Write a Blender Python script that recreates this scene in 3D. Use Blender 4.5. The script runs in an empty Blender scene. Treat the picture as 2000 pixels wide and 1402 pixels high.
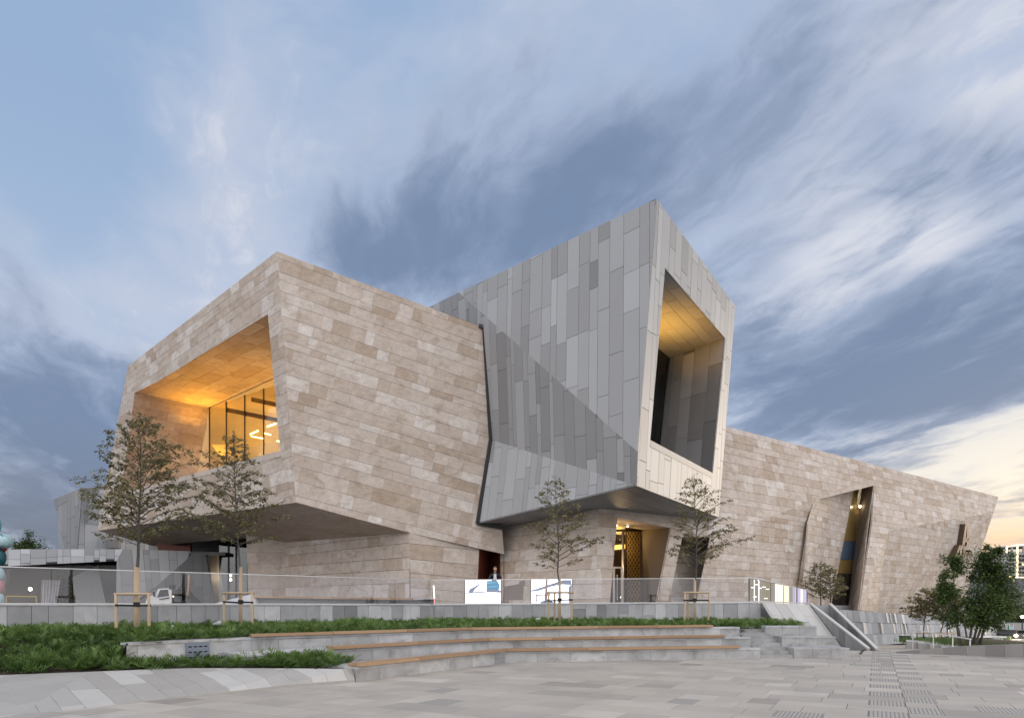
import bpy, bmesh, math, random
import numpy as np
from mathutils import Vector, Matrix
from mathutils.geometry import tessellate_polygon

sc = bpy.context.scene
COL = sc.collection
R_ = math.radians

# ------------------------------------------------------------------ camera
FPX, HY, CZ = 1333.33, 1182.0, 1.7
cam_d = bpy.data.cameras.new("camera")
cam_d.lens = 24.0
cam_d.sensor_width = 36.0
cam_d.shift_y = (HY - 701.0) / 2000.0
cam_d.clip_start = 0.1
cam_d.clip_end = 5000
cam = bpy.data.objects.new("camera", cam_d)
cam.location = (0, 0, CZ)
cam.rotation_euler = (R_(90), 0, 0)
COL.objects.link(cam)
sc.camera = cam

# ------------------------------------------------------------------ render settings
sc.render.engine = 'CYCLES'
sc.cycles.use_denoising = True
sc.cycles.max_bounces = 8
sc.cycles.diffuse_bounces = 4
sc.cycles.transparent_max_bounces = 24
sc.cycles.sample_clamp_indirect = 6.0
sc.cycles.caustics_reflective = False
sc.cycles.caustics_refractive = False
sc.view_settings.view_transform = 'Standard'
sc.view_settings.look = 'None'
sc.view_settings.gamma = 1.0
sc.view_settings.use_curve_mapping = False
sc.view_settings.exposure = 0.58

# ------------------------------------------------------------------ sun + sky
SUN_AZ, SUN_EL = R_(57), R_(8)
sun_d = bpy.data.lights.new("sun", 'SUN')
sun_d.energy = 0.9
sun_d.angle = R_(15)
sun_d.color = (1.0, 0.80, 0.58)
sun = bpy.data.objects.new("sun", sun_d)
sv = Vector((math.sin(SUN_AZ) * math.cos(SUN_EL), math.cos(SUN_AZ) * math.cos(SUN_EL), math.sin(SUN_EL)))
sun.rotation_euler = sv.to_track_quat('Z', 'Y').to_euler()
sun.location = (60, 40, 40)
COL.objects.link(sun)

SKY_STRENGTH = 0.1
world = bpy.data.worlds.new("World")
sc.world = world
world.use_nodes = True
wt = world.node_tree
wt.nodes.clear()


class NT:
    """tiny helper that wires math nodes"""
    def __init__(s, t): s.t = t

    def n(s, typ, **kw):
        nd = s.t.nodes.new(typ)
        for k, v in kw.items():
            setattr(nd, k, v)
        return nd

    def put(s, sock, v):
        if isinstance(v, bpy.types.NodeSocket):
            s.t.links.new(v, sock)
        elif v is not None:
            sock.default_value = v

    def m(s, op, a, b=None, c=None, clamp=False):
        nd = s.n('ShaderNodeMath', operation=op)
        nd.use_clamp = clamp
        s.put(nd.inputs[0], a)
        if b is not None: s.put(nd.inputs[1], b)
        if c is not None: s.put(nd.inputs[2], c)
        return nd.outputs[0]

    def vm(s, op, a, b=None):
        nd = s.n('ShaderNodeVectorMath', operation=op)
        s.put(nd.inputs[0], a)
        if b is not None: s.put(nd.inputs[1], b)
        return nd.outputs['Value'] if op in ('DOT_PRODUCT', 'LENGTH') else nd.outputs[0]

    def mix(s, f, a, b, mode='MIX'):
        nd = s.n('ShaderNodeMix', data_type='RGBA', blend_type=mode)
        nd.clamp_factor = True
        s.put(nd.inputs[0], f)
        for sock, v in ((nd.inputs[6], a), (nd.inputs[7], b)):
            if isinstance(v, tuple) and len(v) == 3: v = v + (1,)
            s.put(sock, v)
        return nd.outputs[2]

    def ss(s, x, lo, hi):
        nd = s.n('ShaderNodeMapRange', interpolation_type='SMOOTHSTEP')
        s.put(nd.inputs[0], x)
        nd.inputs[1].default_value = lo
        nd.inputs[2].default_value = hi
        return nd.outputs[0]

    def noise(s, vec, scale, detail=4, rough=.5, dist=0., dims='3D'):
        nd = s.n('ShaderNodeTexNoise', noise_dimensions=dims)
        if vec is not None: s.put(nd.inputs['Vector'], vec)
        nd.inputs['Scale'].default_value = scale
        nd.inputs['Detail'].default_value = detail
        nd.inputs['Roughness'].default_value = rough
        nd.inputs['Distortion'].default_value = dist
        return nd.outputs[0]

    def comb(s, x, y, z):
        nd = s.n('ShaderNodeCombineXYZ')
        for i, v in enumerate((x, y, z)): s.put(nd.inputs[i], v)
        return nd.outputs[0]

    def ramp(s, fac, stops):
        nd = s.n('ShaderNodeValToRGB')
        el = nd.color_ramp.elements
        while len(el) < len(stops): el.new(0.5)
        for e, (p, c) in zip(el, stops):
            e.position = p
            e.color = tuple(c) + (1,)
        s.put(nd.inputs[0], fac)
        return nd.outputs[0]


W = NT(wt)
tc = W.n('ShaderNodeTexCoord')
dirn = W.vm('NORMALIZE', tc.outputs['Generated'])
sep = W.n('ShaderNodeSeparateXYZ')
wt.links.new(dirn, sep.inputs[0])
dx, dy, dz = sep.outputs


def sky_dir(px, py):
    return Vector(((px - 1000) / FPX, 1.0, (HY - py) / FPX)).normalized()


def blob(px, py, rad, w):
    """a soft patch of cloud centred on one compass direction and height"""
    c = sky_dir(px, py)
    ang = rad / (FPX * (1 + ((px - 1000) / FPX) ** 2 + ((HY - py) / FPX) ** 2) ** .5)
    k = 2.0 / ang ** 2
    dt = W.vm('DOT_PRODUCT', dirn, tuple(c))
    e = W.m('MULTIPLY', W.m('SUBTRACT', dt, 1.0), k)
    return W.m('MULTIPLY', W.m('EXPONENT', e), w)


def total(blobs):
    acc = None
    for b in blobs:
        v = blob(*b)
        acc = v if acc is None else W.m('ADD', acc, v)
    return acc


el_ = W.m('MAXIMUM', dz, 0.0)
# cloud deck coordinates: direction projected on a high plane, stretched along the wind
den = W.m('ADD', el_, 0.14)
qx = W.m('DIVIDE', dx, den)
qy = W.m('DIVIDE', dy, den)


def deck(vpx, fa, fc, seed, warp_amt, warp_scale):
    """streaky coordinates whose streaks run towards the compass point seen at vpx"""
    w = math.atan2(vpx - 1000, FPX)
    ca, sa = math.cos(w), math.sin(w)
    al = W.m('ADD', W.m('MULTIPLY', qx, sa), W.m('MULTIPLY', qy, ca))
    ac = W.m('SUBTRACT', W.m('MULTIPLY', qx, ca), W.m('MULTIPLY', qy, sa))
    v = W.comb(W.m('MULTIPLY', al, fa), W.m('MULTIPLY', ac, fc), seed)
    nz = W.n('ShaderNodeTexNoise')
    wt.links.new(W.comb(qx, qy, seed), nz.inputs['Vector'])
    nz.inputs['Scale'].default_value = warp_scale
    nz.inputs['Detail'].default_value = 4
    off = W.vm('SUBTRACT', nz.outputs['Color'], (.5, .5, .5))
    return W.vm('ADD', v, W.vm('MULTIPLY', off, (warp_amt, warp_amt, 0)))


dk = deck(430, 0.75, 1.9, 3.7, .9, 1.5)
n_big = W.noise(dk, 1.15, 7, .55, .25)
n_mid = W.noise(deck(430, 0.9, 2.6, 9.2, .9, 2.2), 1.8, 8, .54, .3)
n_fine = W.noise(deck(430, 1.1, 3.6, 5.1, 1.0, 3.0), 4.2, 8, .6, .4)
n_soft = W.noise(W.comb(qx, qy, 8.1), 1.7, 7, .55, .4)

# clear air
nish = W.n('ShaderNodeTexSky', sky_type='NISHITA')
nish.sun_disc = False
nish.sun_elevation = SUN_EL
nish.sun_rotation = SUN_AZ
nish.altitude = 100
nish.dust_density = 1.0
K = 1.0 / SKY_STRENGTH / 1.495


def C(r, g, b, k=1.0):
    return (r * K * k, g * K * k, b * K * k, 1)


clear = W.mix(W.ss(el_, 0.05, 0.60), C(.56, .655, .80), C(.33, .465, .69))
clear = W.mix(0.08, clear, nish.outputs[0])
# sunset glow low on the right
sdir = Vector((1.0, 1.10, 0.0)).normalized()
flat = W.vm('NORMALIZE', W.comb(dx, dy, W.m('MULTIPLY', dz, 1.5)))
sd = W.vm('DOT_PRODUCT', flat, tuple(sdir))
glow = W.m('EXPONENT', W.m('MULTIPLY', W.m('SUBTRACT', sd, 1.0), 15.0))
glow2 = W.m('EXPONENT', W.m('MULTIPLY', W.m('SUBTRACT', sd, 1.0), 34.0))
warm = W.mix(W.ss(el_, 0.03, 0.14), C(1.10, .66, .29), C(1.12, .99, .80))
clear = W.mix(W.m('MULTIPLY', glow, 1.35, clamp=True), clear, warm)

# pale veil of high cloud
lb = total([(430, 190, 170, .14), (600, 60, 170, .14), (1150, 120, 300, .24), (1880, 130, 330, .34), (330, 560, 330, .20), (560, 420, 200, .12),
            (900, 300, 220, .14), (1600, 580, 130, .34), (1760, 520, 140, .36), (1930, 455, 140, .38), (1480, 650, 80, .36), (1620, 350, 110, .26), (1340, 470, 120, .2),
            (1500, 330, 160, .22), (60, 640, 170, .24), (30, 930, 110, .26), (1600, 850, 120, .16), (120, 150, 260, -.34), (40, 380, 200, -.14)])
ctr_ = lambda n, k: W.m('MULTIPLY', W.m('SUBTRACT', n, .5), k)
lsum = W.m('ADD', W.m('ADD', W.m('ADD', ctr_(n_soft, 1.0), ctr_(n_mid, .8)), .48), lb)
veil = W.ss(lsum, .40, .92)
bright = W.ss(W.m('ADD', lsum, W.m('MULTIPLY', W.m('SUBTRACT', n_fine, .5), 1.0)), .70, 1.10)
veil_c = W.mix(bright, C(.55, .605, .74), C(.81, .815, .855))
col = W.mix(W.m('MULTIPLY', veil, .92), clear, veil_c)

# grey blue streaks
db = total([(1600, 120, 130, .16), (1750, 235, 130, .16), (1900, 300, 110, .14), (1480, 330, 120, .10), (730, 490, 120, .34), (860, 460, 120, .24), (1220, 90, 170, -.26), (1600, 590, 90, -.16), (1880, 470, 90, -.16), (1650, 420, 520, .20), (1150, 420, 330, .18), (1350, 250, 200, .12), (1100, 300, 160, .12), (1720, 690, 260, .16), (130, 860, 270, .24), (40, 720, 120, .12), (650, 480, 80, .30), (740, 500, 120, .34), (870, 450, 130, .40), (1010, 390, 140, .34), (1060, 480, 140, .26), (900, 540, 110, .20), (1160, 320, 140, .34), (1300, 270, 130, .30),
            (1180, 440, 150, .30), (1420, 220, 130, .30), (1540, 130, 130, .24), (1690, 280, 120, .34), (1760, 180, 90, .18), (1500, 420, 120, .22), (1860, 340, 120, .26),
            (1370, 600, 100, .24), (1480, 735, 120, .46), (1620, 735, 150, .50), (1780, 690, 160, .50), (1940, 640, 160, .48),
            (2100, 580, 200, .46), (1620, 815, 110, .34), (1800, 795, 110, .36), (1960, 750, 100, .36), (1970, 340, 100, .26),
            (60, 790, 150, .34), (190, 770, 150, .36), (120, 870, 160, .26), (210, 880, 110, .2), (20, 560, 60, .24), (60, 1030, 190, .46), (200, 960, 120, .22),
            (1925, 966, 40, .55), (2010, 962, 45, .55), (1790, 885, 50, .25), (200, 250, 330, -.25), (420, 600, 160, -.14),
            (1600, 570, 90, -.22), (1760, 510, 90, -.24), (1930, 450, 90, -.24), (1900, 130, 200, -.15), (1850, 930, 140, -.40), (1960, 900, 90, -.25)])
dn_ = W.m('ADD', W.m('ADD', ctr_(n_big, 1.5), ctr_(n_mid, 1.35)), ctr_(n_fine, .50))
dsum = W.m('ADD', W.m('ADD', W.m('MULTIPLY', dn_, 1.0), .44), W.m('MULTIPLY', db, .66))
dark = W.ss(dsum, .36, 1.0)
deep = W.ss(W.m('ADD', dsum, ctr_(n_mid, .8)), .50, 1.38)
dark_c = W.mix(deep, C(.38, .46, .63), C(.172, .245, .385))
dark_c = W.mix(W.ss(el_, 0.05, 0.24), C(.175, .20, .255), dark_c)
dark_c = W.mix(W.m('MULTIPLY', glow2, .75), dark_c, C(.62, .52, .40))
col = W.mix(W.m('MULTIPLY', dark, .92), col, dark_c)
# behind and above the camera the front-lit cloud is brightened to fill facing walls
back = W.ss(W.m('MULTIPLY', dy, -1.0), -0.35, 0.55)
col = W.mix(W.m('MULTIPLY', back, .85), col, W.mix(n_soft, (10.5, 10.4, 10.8, 1), (16.5, 15.8, 15.4, 1)))
bg = W.n('ShaderNodeBackground')
wt.links.new(col, bg.inputs[0])
bg.inputs[1].default_value = SKY_STRENGTH
wo = W.n('ShaderNodeOutputWorld')
wt.links.new(bg.outputs[0], wo.inputs[0])

# ------------------------------------------------------------------ geometry helpers
def P(x, y, D):
    """point D metres ahead of the camera station that is seen at (x, y) in the photograph"""
    return Vector(((x - 1000) / FPX * D, D, CZ + (HY - y) / FPX * D))


def G(x, y, z=0.0):
    """point of the level z seen at (x, y)"""
    return P(x, y, FPX * (CZ - z) / (y - HY))


def pln(a, b, c):
    n = (b - a).cross(c - a).normalized()
    return n, n.dot(a)


def on(x, y, p):
    r = Vector(((x - 1000) / FPX, 1, (HY - y) / FPX))
    return P(x, y, (p[1] - p[0].z * CZ) / p[0].dot(r))


def px_of(v):
    return (1000 + v.x / v.y * FPX, HY - (v.z - CZ) / v.y * FPX)


def tag(o, label=None, cat=None, group=None, kind=None):
    if label: o["label"] = label
    if cat: o["category"] = cat
    if group: o["group"] = group
    if kind: o["kind"] = kind
    return o


def thing(name, label, cat, loc=(0, 0, 0), group=None):
    o = bpy.data.objects.new(name, None)
    o.empty_display_size = .3
    o.location = loc
    COL.objects.link(o)
    return tag(o, label, cat, group)


def root_loc(o):
    v = Vector((0, 0, 0))
    while o is not None:
        v = v + Vector(o.location)
        o = o.parent
    return v


def link_mesh(name, me, parent=None, loc=None):
    o = bpy.data.objects.new(name, me)
    if parent is not None: o.parent = parent
    if loc is not None: o.location = loc
    COL.objects.link(o)
    return o


def mesh_obj(name, verts, faces, mat, parent=None, tones=None, smooth=False):
    """verts in world metres"""
    off = root_loc(parent) if parent is not None else Vector((0, 0, 0))
    me = bpy.data.meshes.new(name)
    me.from_pydata([(v[0] - off.x, v[1] - off.y, v[2] - off.z) for v in verts], [], faces)
    if tones is not None:
        at = me.attributes.new('tone', 'FLOAT', 'FACE')
        at.data.foreach_set('value', tones)
    if mat is not None: me.materials.append(mat)
    if smooth:
        me.polygons.foreach_set('use_smooth', [True] * len(me.polygons))
    me.update()
    return link_mesh(name, me, parent)


class MB:
    """collects shapes for one mesh"""
    def __init__(s): s.v = []; s.f = []; s.t = []

    def add(s, vs, fs, tone=.5):
        b = len(s.v)
        s.v += [Vector(v) for v in vs]
        s.f += [tuple(i + b for i in f) for f in fs]
        s.t += [tone] * len(fs)
        return s

    def box(s, c, size, rz=0., tone=.5, taper=1.0):
        hx, hy, hz = size[0] / 2, size[1] / 2, size[2] / 2
        m = Matrix.Rotation(rz, 3, 'Z')
        vs = []
        for z, k in ((-hz, 1), (hz, taper)):
            for x, y in ((-hx, -hy), (hx, -hy), (hx, hy), (-hx, hy)):
                vs.append(Vector(c) + m @ Vector((x * k, y * k, z)))
        return s.add(vs, [(0, 3, 2, 1), (4, 5, 6, 7), (0, 1, 5, 4), (1, 2, 6, 5), (2, 3, 7, 6), (3, 0, 4, 7)], tone)

    def prism(s, poly, vec, tone=.5):
        n = len(poly)
        vec = Vector(vec)
        vs = [Vector(p) for p in poly] + [Vector(p) + vec for p in poly]
        fs = [tuple(range(n - 1, -1, -1)), tuple(range(n, 2 * n))]
        fs += [(i, (i + 1) % n, n + (i + 1) % n, n + i) for i in range(n)]
        return s.add(vs, fs, tone)

    def bar(s, a, b, w, h=None, up=(0, 0, 1), tone=.5):
        h = h or w
        a, b = Vector(a), Vector(b)
        d = (b - a).normalized()
        u = Vector(up)
        if abs(d.dot(u)) > .98: u = Vector((0, 1, 0))
        sx = d.cross(u).normalized()
        sy = sx.cross(d).normalized()
        q = [sx * w / 2 * i + sy * h / 2 * j for i, j in ((-1, -1), (1, -1), (1, 1), (-1, 1))]
        return s.prism([a + e for e in q], b - a, tone)

    def tube(s, pts, radii, n=8, tone=.5, cap=True):
        pts = [Vector(p) for p in pts]
        base = len(s.v)
        prev = None
        for i, p in enumerate(pts):
            d = (pts[min(i + 1, len(pts) - 1)] - pts[max(i - 1, 0)]).normalized()
            if prev is None:
                u = Vector((1, 0, 0)) if abs(d.x) < .9 else Vector((0, 1, 0))
            else:
                u = prev
            sx = (u - d * u.dot(d)).normalized()
            prev = sx
            sy = d.cross(sx)
            r = radii[i] if isinstance(radii, (list, tuple)) else radii
            for k in range(n):
                a = 2 * math.pi * k / n
                s.v.append(p + sx * math.cos(a) * r + sy * math.sin(a) * r)
        for i in range(len(pts) - 1):
            for k in range(n):
                a, b = base + i * n + k, base + i * n + (k + 1) % n
                s.f.append((a, b, b + n, a + n)); s.t.append(tone)
        if cap:
            s.f.append(tuple(base + k for k in range(n - 1, -1, -1))); s.t.append(tone)
            e = base + (len(pts) - 1) * n
            s.f.append(tuple(e + k for k in range(n))); s.t.append(tone)
        return s

    def lathe(s, c, prof, n=12, tone=.5, sx=1., sy=1.):
        base = len(s.v)
        for r, z in prof:
            for k in range(n):
                a = 2 * math.pi * k / n
                s.v.append(Vector(c) + Vector((r * math.cos(a) * sx, r * math.sin(a) * sy, z)))
        for i in range(len(prof) - 1):
            for k in range(n):
                a, b = base + i * n + k, base + i * n + (k + 1) % n
                s.f.append((a, b, b + n, a + n)); s.t.append(tone)
        s.f.append(tuple(base + k for k in range(n - 1, -1, -1))); s.t.append(tone)
        e = base + (len(prof) - 1) * n
        s.f.append(tuple(e + k for k in range(n))); s.t.append(tone)
        return s

    def build(s, name, mat, parent=None, smooth=False, kind=None):
        o = mesh_obj(name, s.v, s.f, mat, parent, s.t, smooth)
        if kind: o["kind"] = kind
        return o


# ------------------------------------------------------------------ materials
MATS = {}


def new_mat(name):
    m = bpy.data.materials.new(name)
    m.use_nodes = True
    t = m.node_tree
    t.nodes.clear()
    n = NT(t)
    out = n.n('ShaderNodeOutputMaterial')
    b = n.n('ShaderNodeBsdfPrincipled')
    t.links.new(b.outputs[0], out.inputs[0])
    MATS[name] = m
    return m, n, b, out


def bump(n, b, h, strength, dist=.01):
    bp = n.n('ShaderNodeBump')
    bp.inputs['Strength'].default_value = strength
    bp.inputs['Distance'].default_value = dist
    n.put(bp.inputs['Height'], h)
    n.t.links.new(bp.outputs[0], b.inputs['Normal'])


def pos_of(n):
    return n.n('ShaderNodeNewGeometry').outputs['Position']


def tone_of(n):
    a = n.n('ShaderNodeAttribute', attribute_name='tone')
    return a.outputs['Fac']


def clad_mat(name, stops, rough=.7, mott=.18, mscale=2.2, fine=.08, fscale=26, strength=.25, stretch=(1, 1, 1), spec=.3, vein=0., stain=None):
    m, n, b, o = new_mat(name)
    p = n.vm('MULTIPLY', pos_of(n), stretch)
    base = n.ramp(tone_of(n), stops)
    n1 = n.noise(p, mscale, 6, .62, .4)
    n2 = n.noise(p, fscale, 3, .6)
    k = n.m('ADD', n.m('ADD', 1.0, n.m('MULTIPLY', n.m('SUBTRACT', n1, .5), mott * 2)), n.m('MULTIPLY', n.m('SUBTRACT', n2, .5), fine * 2))
    if vein:
        v = n.noise(p, mscale * 2.6, 8, .7, 1.6)
        vv = n.m('SUBTRACT', 1.0, n.m('MULTIPLY', n.ss(n.m('ABSOLUTE', n.m('SUBTRACT', v, .5)), .05, .0), vein))
        k = n.m('MULTIPLY', k, vv)
    if stain is not None:
        sn = n.noise(n.vm('MULTIPLY', p, (1, 1, stain[3])), stain[4], 6, .62, .8)
        base = n.mix(n.m('MULTIPLY', n.ss(sn, .47, .70), stain[5]), base, tuple(stain[:3]))
    colr = n.mix(1.0, base, n.comb(k, k, k), 'MULTIPLY')
    n.t.links.new(colr, b.inputs['Base Color'])
    b.inputs['Roughness'].default_value = rough
    b.inputs['Specular IOR Level'].default_value = spec
    bump(n, b, n.m('ADD', n2, n.m('MULTIPLY', n1, .6)), strength, .006)
    return m


M_stone = clad_mat('travertine', [(0, (.42, .33, .255)), (.3, (.51, .425, .36)), (.6, (.565, .49, .43)), (1, (.66, .605, .56))], .72, .32, 2.4, .20, 14, .3, (1, 1, 1.4), .25, .16, stain=(.36, .27, .19, 1.3, 1.1, .5))
M_panel = clad_mat('fibre_panel', [(0, (.19, .19, .195)), (.5, (.292, .295, .302)), (1, (.41, .42, .435))], .5, .05, .9, .03, 40, .05, spec=.35)
M_pale = clad_mat('pale_panel', [(0, (.30, .31, .33)), (.5, (.42, .44, .47)), (1, (.56, .58, .61))], .5, .06, 1.2, .03, 40, .05, spec=.35)
M_gran = clad_mat('granite', [(0, (.17, .175, .185)), (.5, (.33, .335, .345)), (1, (.54, .545, .56))], .6, .20, 2.4, .30, 70, .35, spec=.35, stain=(.24, .24, .25, .6, 1.3, .4))
M_granw = clad_mat('weathered_granite', [(0, (.22, .22, .22)), (.5, (.36, .36, .36)), (1, (.50, .50, .505))], .65, .50, 2.0, .22, 60, .4, spec=.3, stain=(.20, .19, .17, 1.6, 1.5, .55))
M_paver = clad_mat('paving_granite', [(0, (.25, .222, .195)), (.35, (.36, .328, .295)), (.6, (.412, .375, .33)), (1, (.50, .46, .41))], .6, .16, .8, .16, 60, .25, spec=.35, stain=(.26, .24, .22, 1, .45, .45))
M_skirt = clad_mat('beige_granite', [(0, (.30, .28, .26)), (.5, (.38, .36, .335)), (1, (.54, .525, .50))], .62, .10, 2.0, .20, 110, .3, spec=.3)
M_wood = clad_mat('bench_timber', [(0, (.22, .135, .08)), (.5, (.34, .215, .125)), (1, (.44, .30, .18))], .55, .22, 5, .12, 40, .2, (1, 1, 9))
M_pole = clad_mat('peeled_pole', [(0, (.32, .235, .155)), (.5, (.44, .335, .23)), (1, (.54, .42, .30))], .6, .2, 6, .12, 40, .3, (1, 1, .25))
M_bark = clad_mat('bark', [(0, (.06, .05, .045)), (.5, (.11, .095, .085)), (1, (.17, .15, .135))], .9, .3, 8, .2, 60, .6, (1, 1, .3))
M_conc = clad_mat('concrete', [(0, (.16, .15, .145)), (.5, (.24, .23, .22)), (1, (.44, .43, .42))], .75, .14, 1.5, .08, 60, .2)


def plain(name, colr, rough=.6, metal=0., spec=.4, mott=.1, ms=6.):
    m, n, b, o = new_mat(name)
    n1 = n.noise(pos_of(n), ms, 4, .55)
    k = n.m('ADD', 1.0, n.m('MULTIPLY', n.m('SUBTRACT', n1, .5), mott * 2))
    n.t.links.new(n.mix(1.0, tuple(colr) + (1,), n.comb(k, k, k), 'MULTIPLY'), b.inputs['Base Color'])
    b.inputs['Roughness'].default_value = rough
    b.inputs['Metallic'].default_value = metal
    b.inputs['Specular IOR Level'].default_value = spec
    return m


M_joint = plain('joint', (.20, .165, .14), .9)
M_jointg = plain('joint_grey', (.12, .12, .125), .9)
M_jointp = plain('joint_paving', (.20, .19, .18), .9)
M_dark = plain('dark_metal', (.035, .037, .04), .45, .6)
M_black = plain('black_rubber', (.012, .012, .012), .6)
M_void = plain('dark_lining', (.02, .02, .022), .8)
M_soil = plain('bark_mulch', (.055, .035, .025), .95, mott=.6, ms=30)
M_white = plain('white_paint', (.72, .72, .70), .5)
M_plaster = plain('white_plaster', (.70, .66, .60), .8)
M_steel = plain('brushed_steel', (.55, .55, .55), .35, .9)
M_red = plain('red_timber', (.15, .038, .022), .5)
M_gold = plain('brass', (.55, .34, .11), .4, .2)
M_bronze = plain('bronze', (.085, .055, .038), .45, .5)
M_ground = plain('far_ground', (.22, .21, .20), .9, ms=.3)
M_asph = plain('asphalt', (.055, .055, .058), .85)
M_lawn = plain('lawn', (.05, .10, .02), .9, mott=.5, ms=9)
M_teal = plain('teal_glaze', (.10, .34, .38), .3)
M_dteal = plain('dark_teal_glaze', (.02, .10, .11), .35)
M_pink = plain('pink_glaze', (.55, .25, .26), .35)
M_pblue = plain('pale_blue_glaze', (.40, .58, .60), .35)
M_rglaze = plain('red_glaze', (.28, .025, .02), .35)
M_yel = plain('yellow_paint', (.50, .36, .06), .5)
M_skin = plain('skin', (.50, .31, .23), .55)
M_hair = plain('black_hair', (.012, .010, .010), .6)
M_jacket = plain('black_jacket', (.014, .016, .022), .75)
M_shirt = plain('white_shirt', (.72, .72, .74), .8)
M_flagb = plain('pale_blue_flag', (.50, .55, .72), .8)
M_flagg = plain('green_flag', (.03, .25, .10), .8)
M_car = plain('dark_car_paint', (.05, .05, .055), .25)
M_bldg = plain('grey_render', (.30, .30, .31), .8)


def emis(name, colr, s):
    m = bpy.data.materials.new(name)
    m.use_nodes = True
    t = m.node_tree
    t.nodes.clear()
    o = t.nodes.new('ShaderNodeOutputMaterial')
    e = t.nodes.new('ShaderNodeEmission')
    e.inputs[0].default_value = tuple(colr) + (1,)
    e.inputs[1].default_value = s
    t.links.new(e.outputs[0], o.inputs[0])
    return m


M_tube = emis('lamp_tube', (1.0, .62, .25), 9)
M_bulb = emis('lamp_bulb', (1.0, .80, .52), 14)
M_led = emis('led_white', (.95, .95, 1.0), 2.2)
M_outline = emis('outline_light', (1.0, .82, .5), 2.4)
M_winlit = emis('lit_window', (1.0, .68, .32), 1.6)


def glass(name, tint=(.92, .96, .95), refl=.06, rough=.02, k=1.0):
    m = bpy.data.materials.new(name)
    m.use_nodes = True
    t = m.node_tree
    t.nodes.clear()
    n = NT(t)
    o = n.n('ShaderNodeOutputMaterial')
    tr = n.n('ShaderNodeBsdfTransparent')
    tr.inputs[0].default_value = tuple(tint) + (1,)
    gl = n.n('ShaderNodeBsdfGlossy')
    gl.inputs['Roughness'].default_value = rough
    ge = n.n('ShaderNodeNewGeometry')
    cs = n.m('ABSOLUTE', n.vm('DOT_PRODUCT', ge.outputs['Incoming'], ge.outputs['Normal']))
    fr = n.m('ADD', .04, n.m('MULTIPLY', n.m('POWER', n.m('SUBTRACT', 1.0, cs, clamp=True), 5.0), .96))
    mx = n.n('ShaderNodeMixShader')
    n.put(mx.inputs[0], n.m('ADD', n.m('MULTIPLY', fr, k), refl, clamp=True))
    t.links.new(tr.outputs[0], mx.inputs[1])
    t.links.new(gl.outputs[0], mx.inputs[2])
    t.links.new(mx.outputs[0], o.inputs[0])
    return m


M_glass = glass('clear_glass', (.93, .96, .95), .02)
M_guard = glass('guard_glass', (.96, .97, .97), 0., k=.25)
M_rail_glass = glass('railing_glass', (.91, .91, .925), 0.0, k=1.0)
M_tint = glass('tinted_glass', (.50, .55, .56), .05)
M_wing_glass = glass('gold_tinted_glass', (.93, .88, .72), .05)


def leaf_mat(name, c1, c2, trans=.3):
    m = bpy.data.materials.new(name)
    m.use_nodes = True
    t = m.node_tree
    t.nodes.clear()
    n = NT(t)
    o = n.n('ShaderNodeOutputMaterial')
    colr = n.mix(tone_of(n), tuple(c1), tuple(c2))
    b = n.n('ShaderNodeBsdfPrincipled')
    n.t.links.new(colr, b.inputs['Base Color'])
    b.inputs['Roughness'].default_value = .55
    b.inputs['Specular IOR Level'].default_value = .3
    tr = n.n('ShaderNodeBsdfTranslucent')
    n.t.links.new(colr, tr.inputs[0])
    mx = n.n('ShaderNodeMixShader')
    mx.inputs[0].default_value = trans
    t.links.new(b.outputs[0], mx.inputs[1])
    t.links.new(tr.outputs[0], mx.inputs[2])
    t.links.new(mx.outputs[0], o.inputs[0])
    return m


M_leaf = leaf_mat('maple_leaf', (.10, .095, .04), (.32, .285, .14))
M_leafd = leaf_mat('dense_leaf', (.028, .052, .016), (.13, .19, .05))
M_leafo = leaf_mat('olive_leaf', (.06, .06, .02), (.15, .14, .05))
M_jun = leaf_mat('juniper_needle', (.03, .065, .015), (.15, .24, .06), .2)

# ------------------------------------------------------------------ cladding: every stone or panel its own slab
POOL = {}


def clip_convex(poly, clip):
    """2D Sutherland-Hodgman; clip is convex, any winding"""
    area = sum(clip[i][0] * clip[(i + 1) % len(clip)][1] - clip[(i + 1) % len(clip)][0] * clip[i][1] for i in range(len(clip)))
    if area < 0: clip = clip[::-1]
    out = poly
    for i in range(len(clip)):
        ax, ay = clip[i]
        bx, by = clip[(i + 1) % len(clip)]
        ex, ey = bx - ax, by - ay
        inp, out = out, []
        if not inp: break
        for j in range(len(inp)):
            p, q = inp[j], inp[(j + 1) % len(inp)]
            sp = ex * (p[1] - ay) - ey * (p[0] - ax)
            sq = ex * (q[1] - ay) - ey * (q[0] - ax)
            if sp >= 0: out.append(p)
            if (sp > 0 > sq) or (sp < 0 < sq):
                k = sp / (sp - sq)
                out.append((p[0] + (q[0] - p[0]) * k, p[1] + (q[1] - p[1]) * k))
    res = []
    for p in out:
        if not res or abs(p[0] - res[-1][0]) + abs(p[1] - res[-1][1]) > 2e-3: res.append(p)
    while len(res) > 1 and abs(res[0][0] - res[-1][0]) + abs(res[0][1] - res[-1][1]) <= 2e-3: res.pop()
    return res


def poly_area(p):
    return .5 * abs(sum(p[i][0] * p[(i + 1) % len(p)][1] - p[(i + 1) % len(p)][0] * p[i][1] for i in range(len(p))))


EYE = Vector((0, 0, CZ))


def rand_tone(rng):
    r = rng.random()
    if r < .10: return max(0, rng.gauss(.14, .06))
    if r > .90: return min(1, rng.gauss(.92, .05))
    return min(1, max(0, rng.gauss(.52, .15)))


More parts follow.
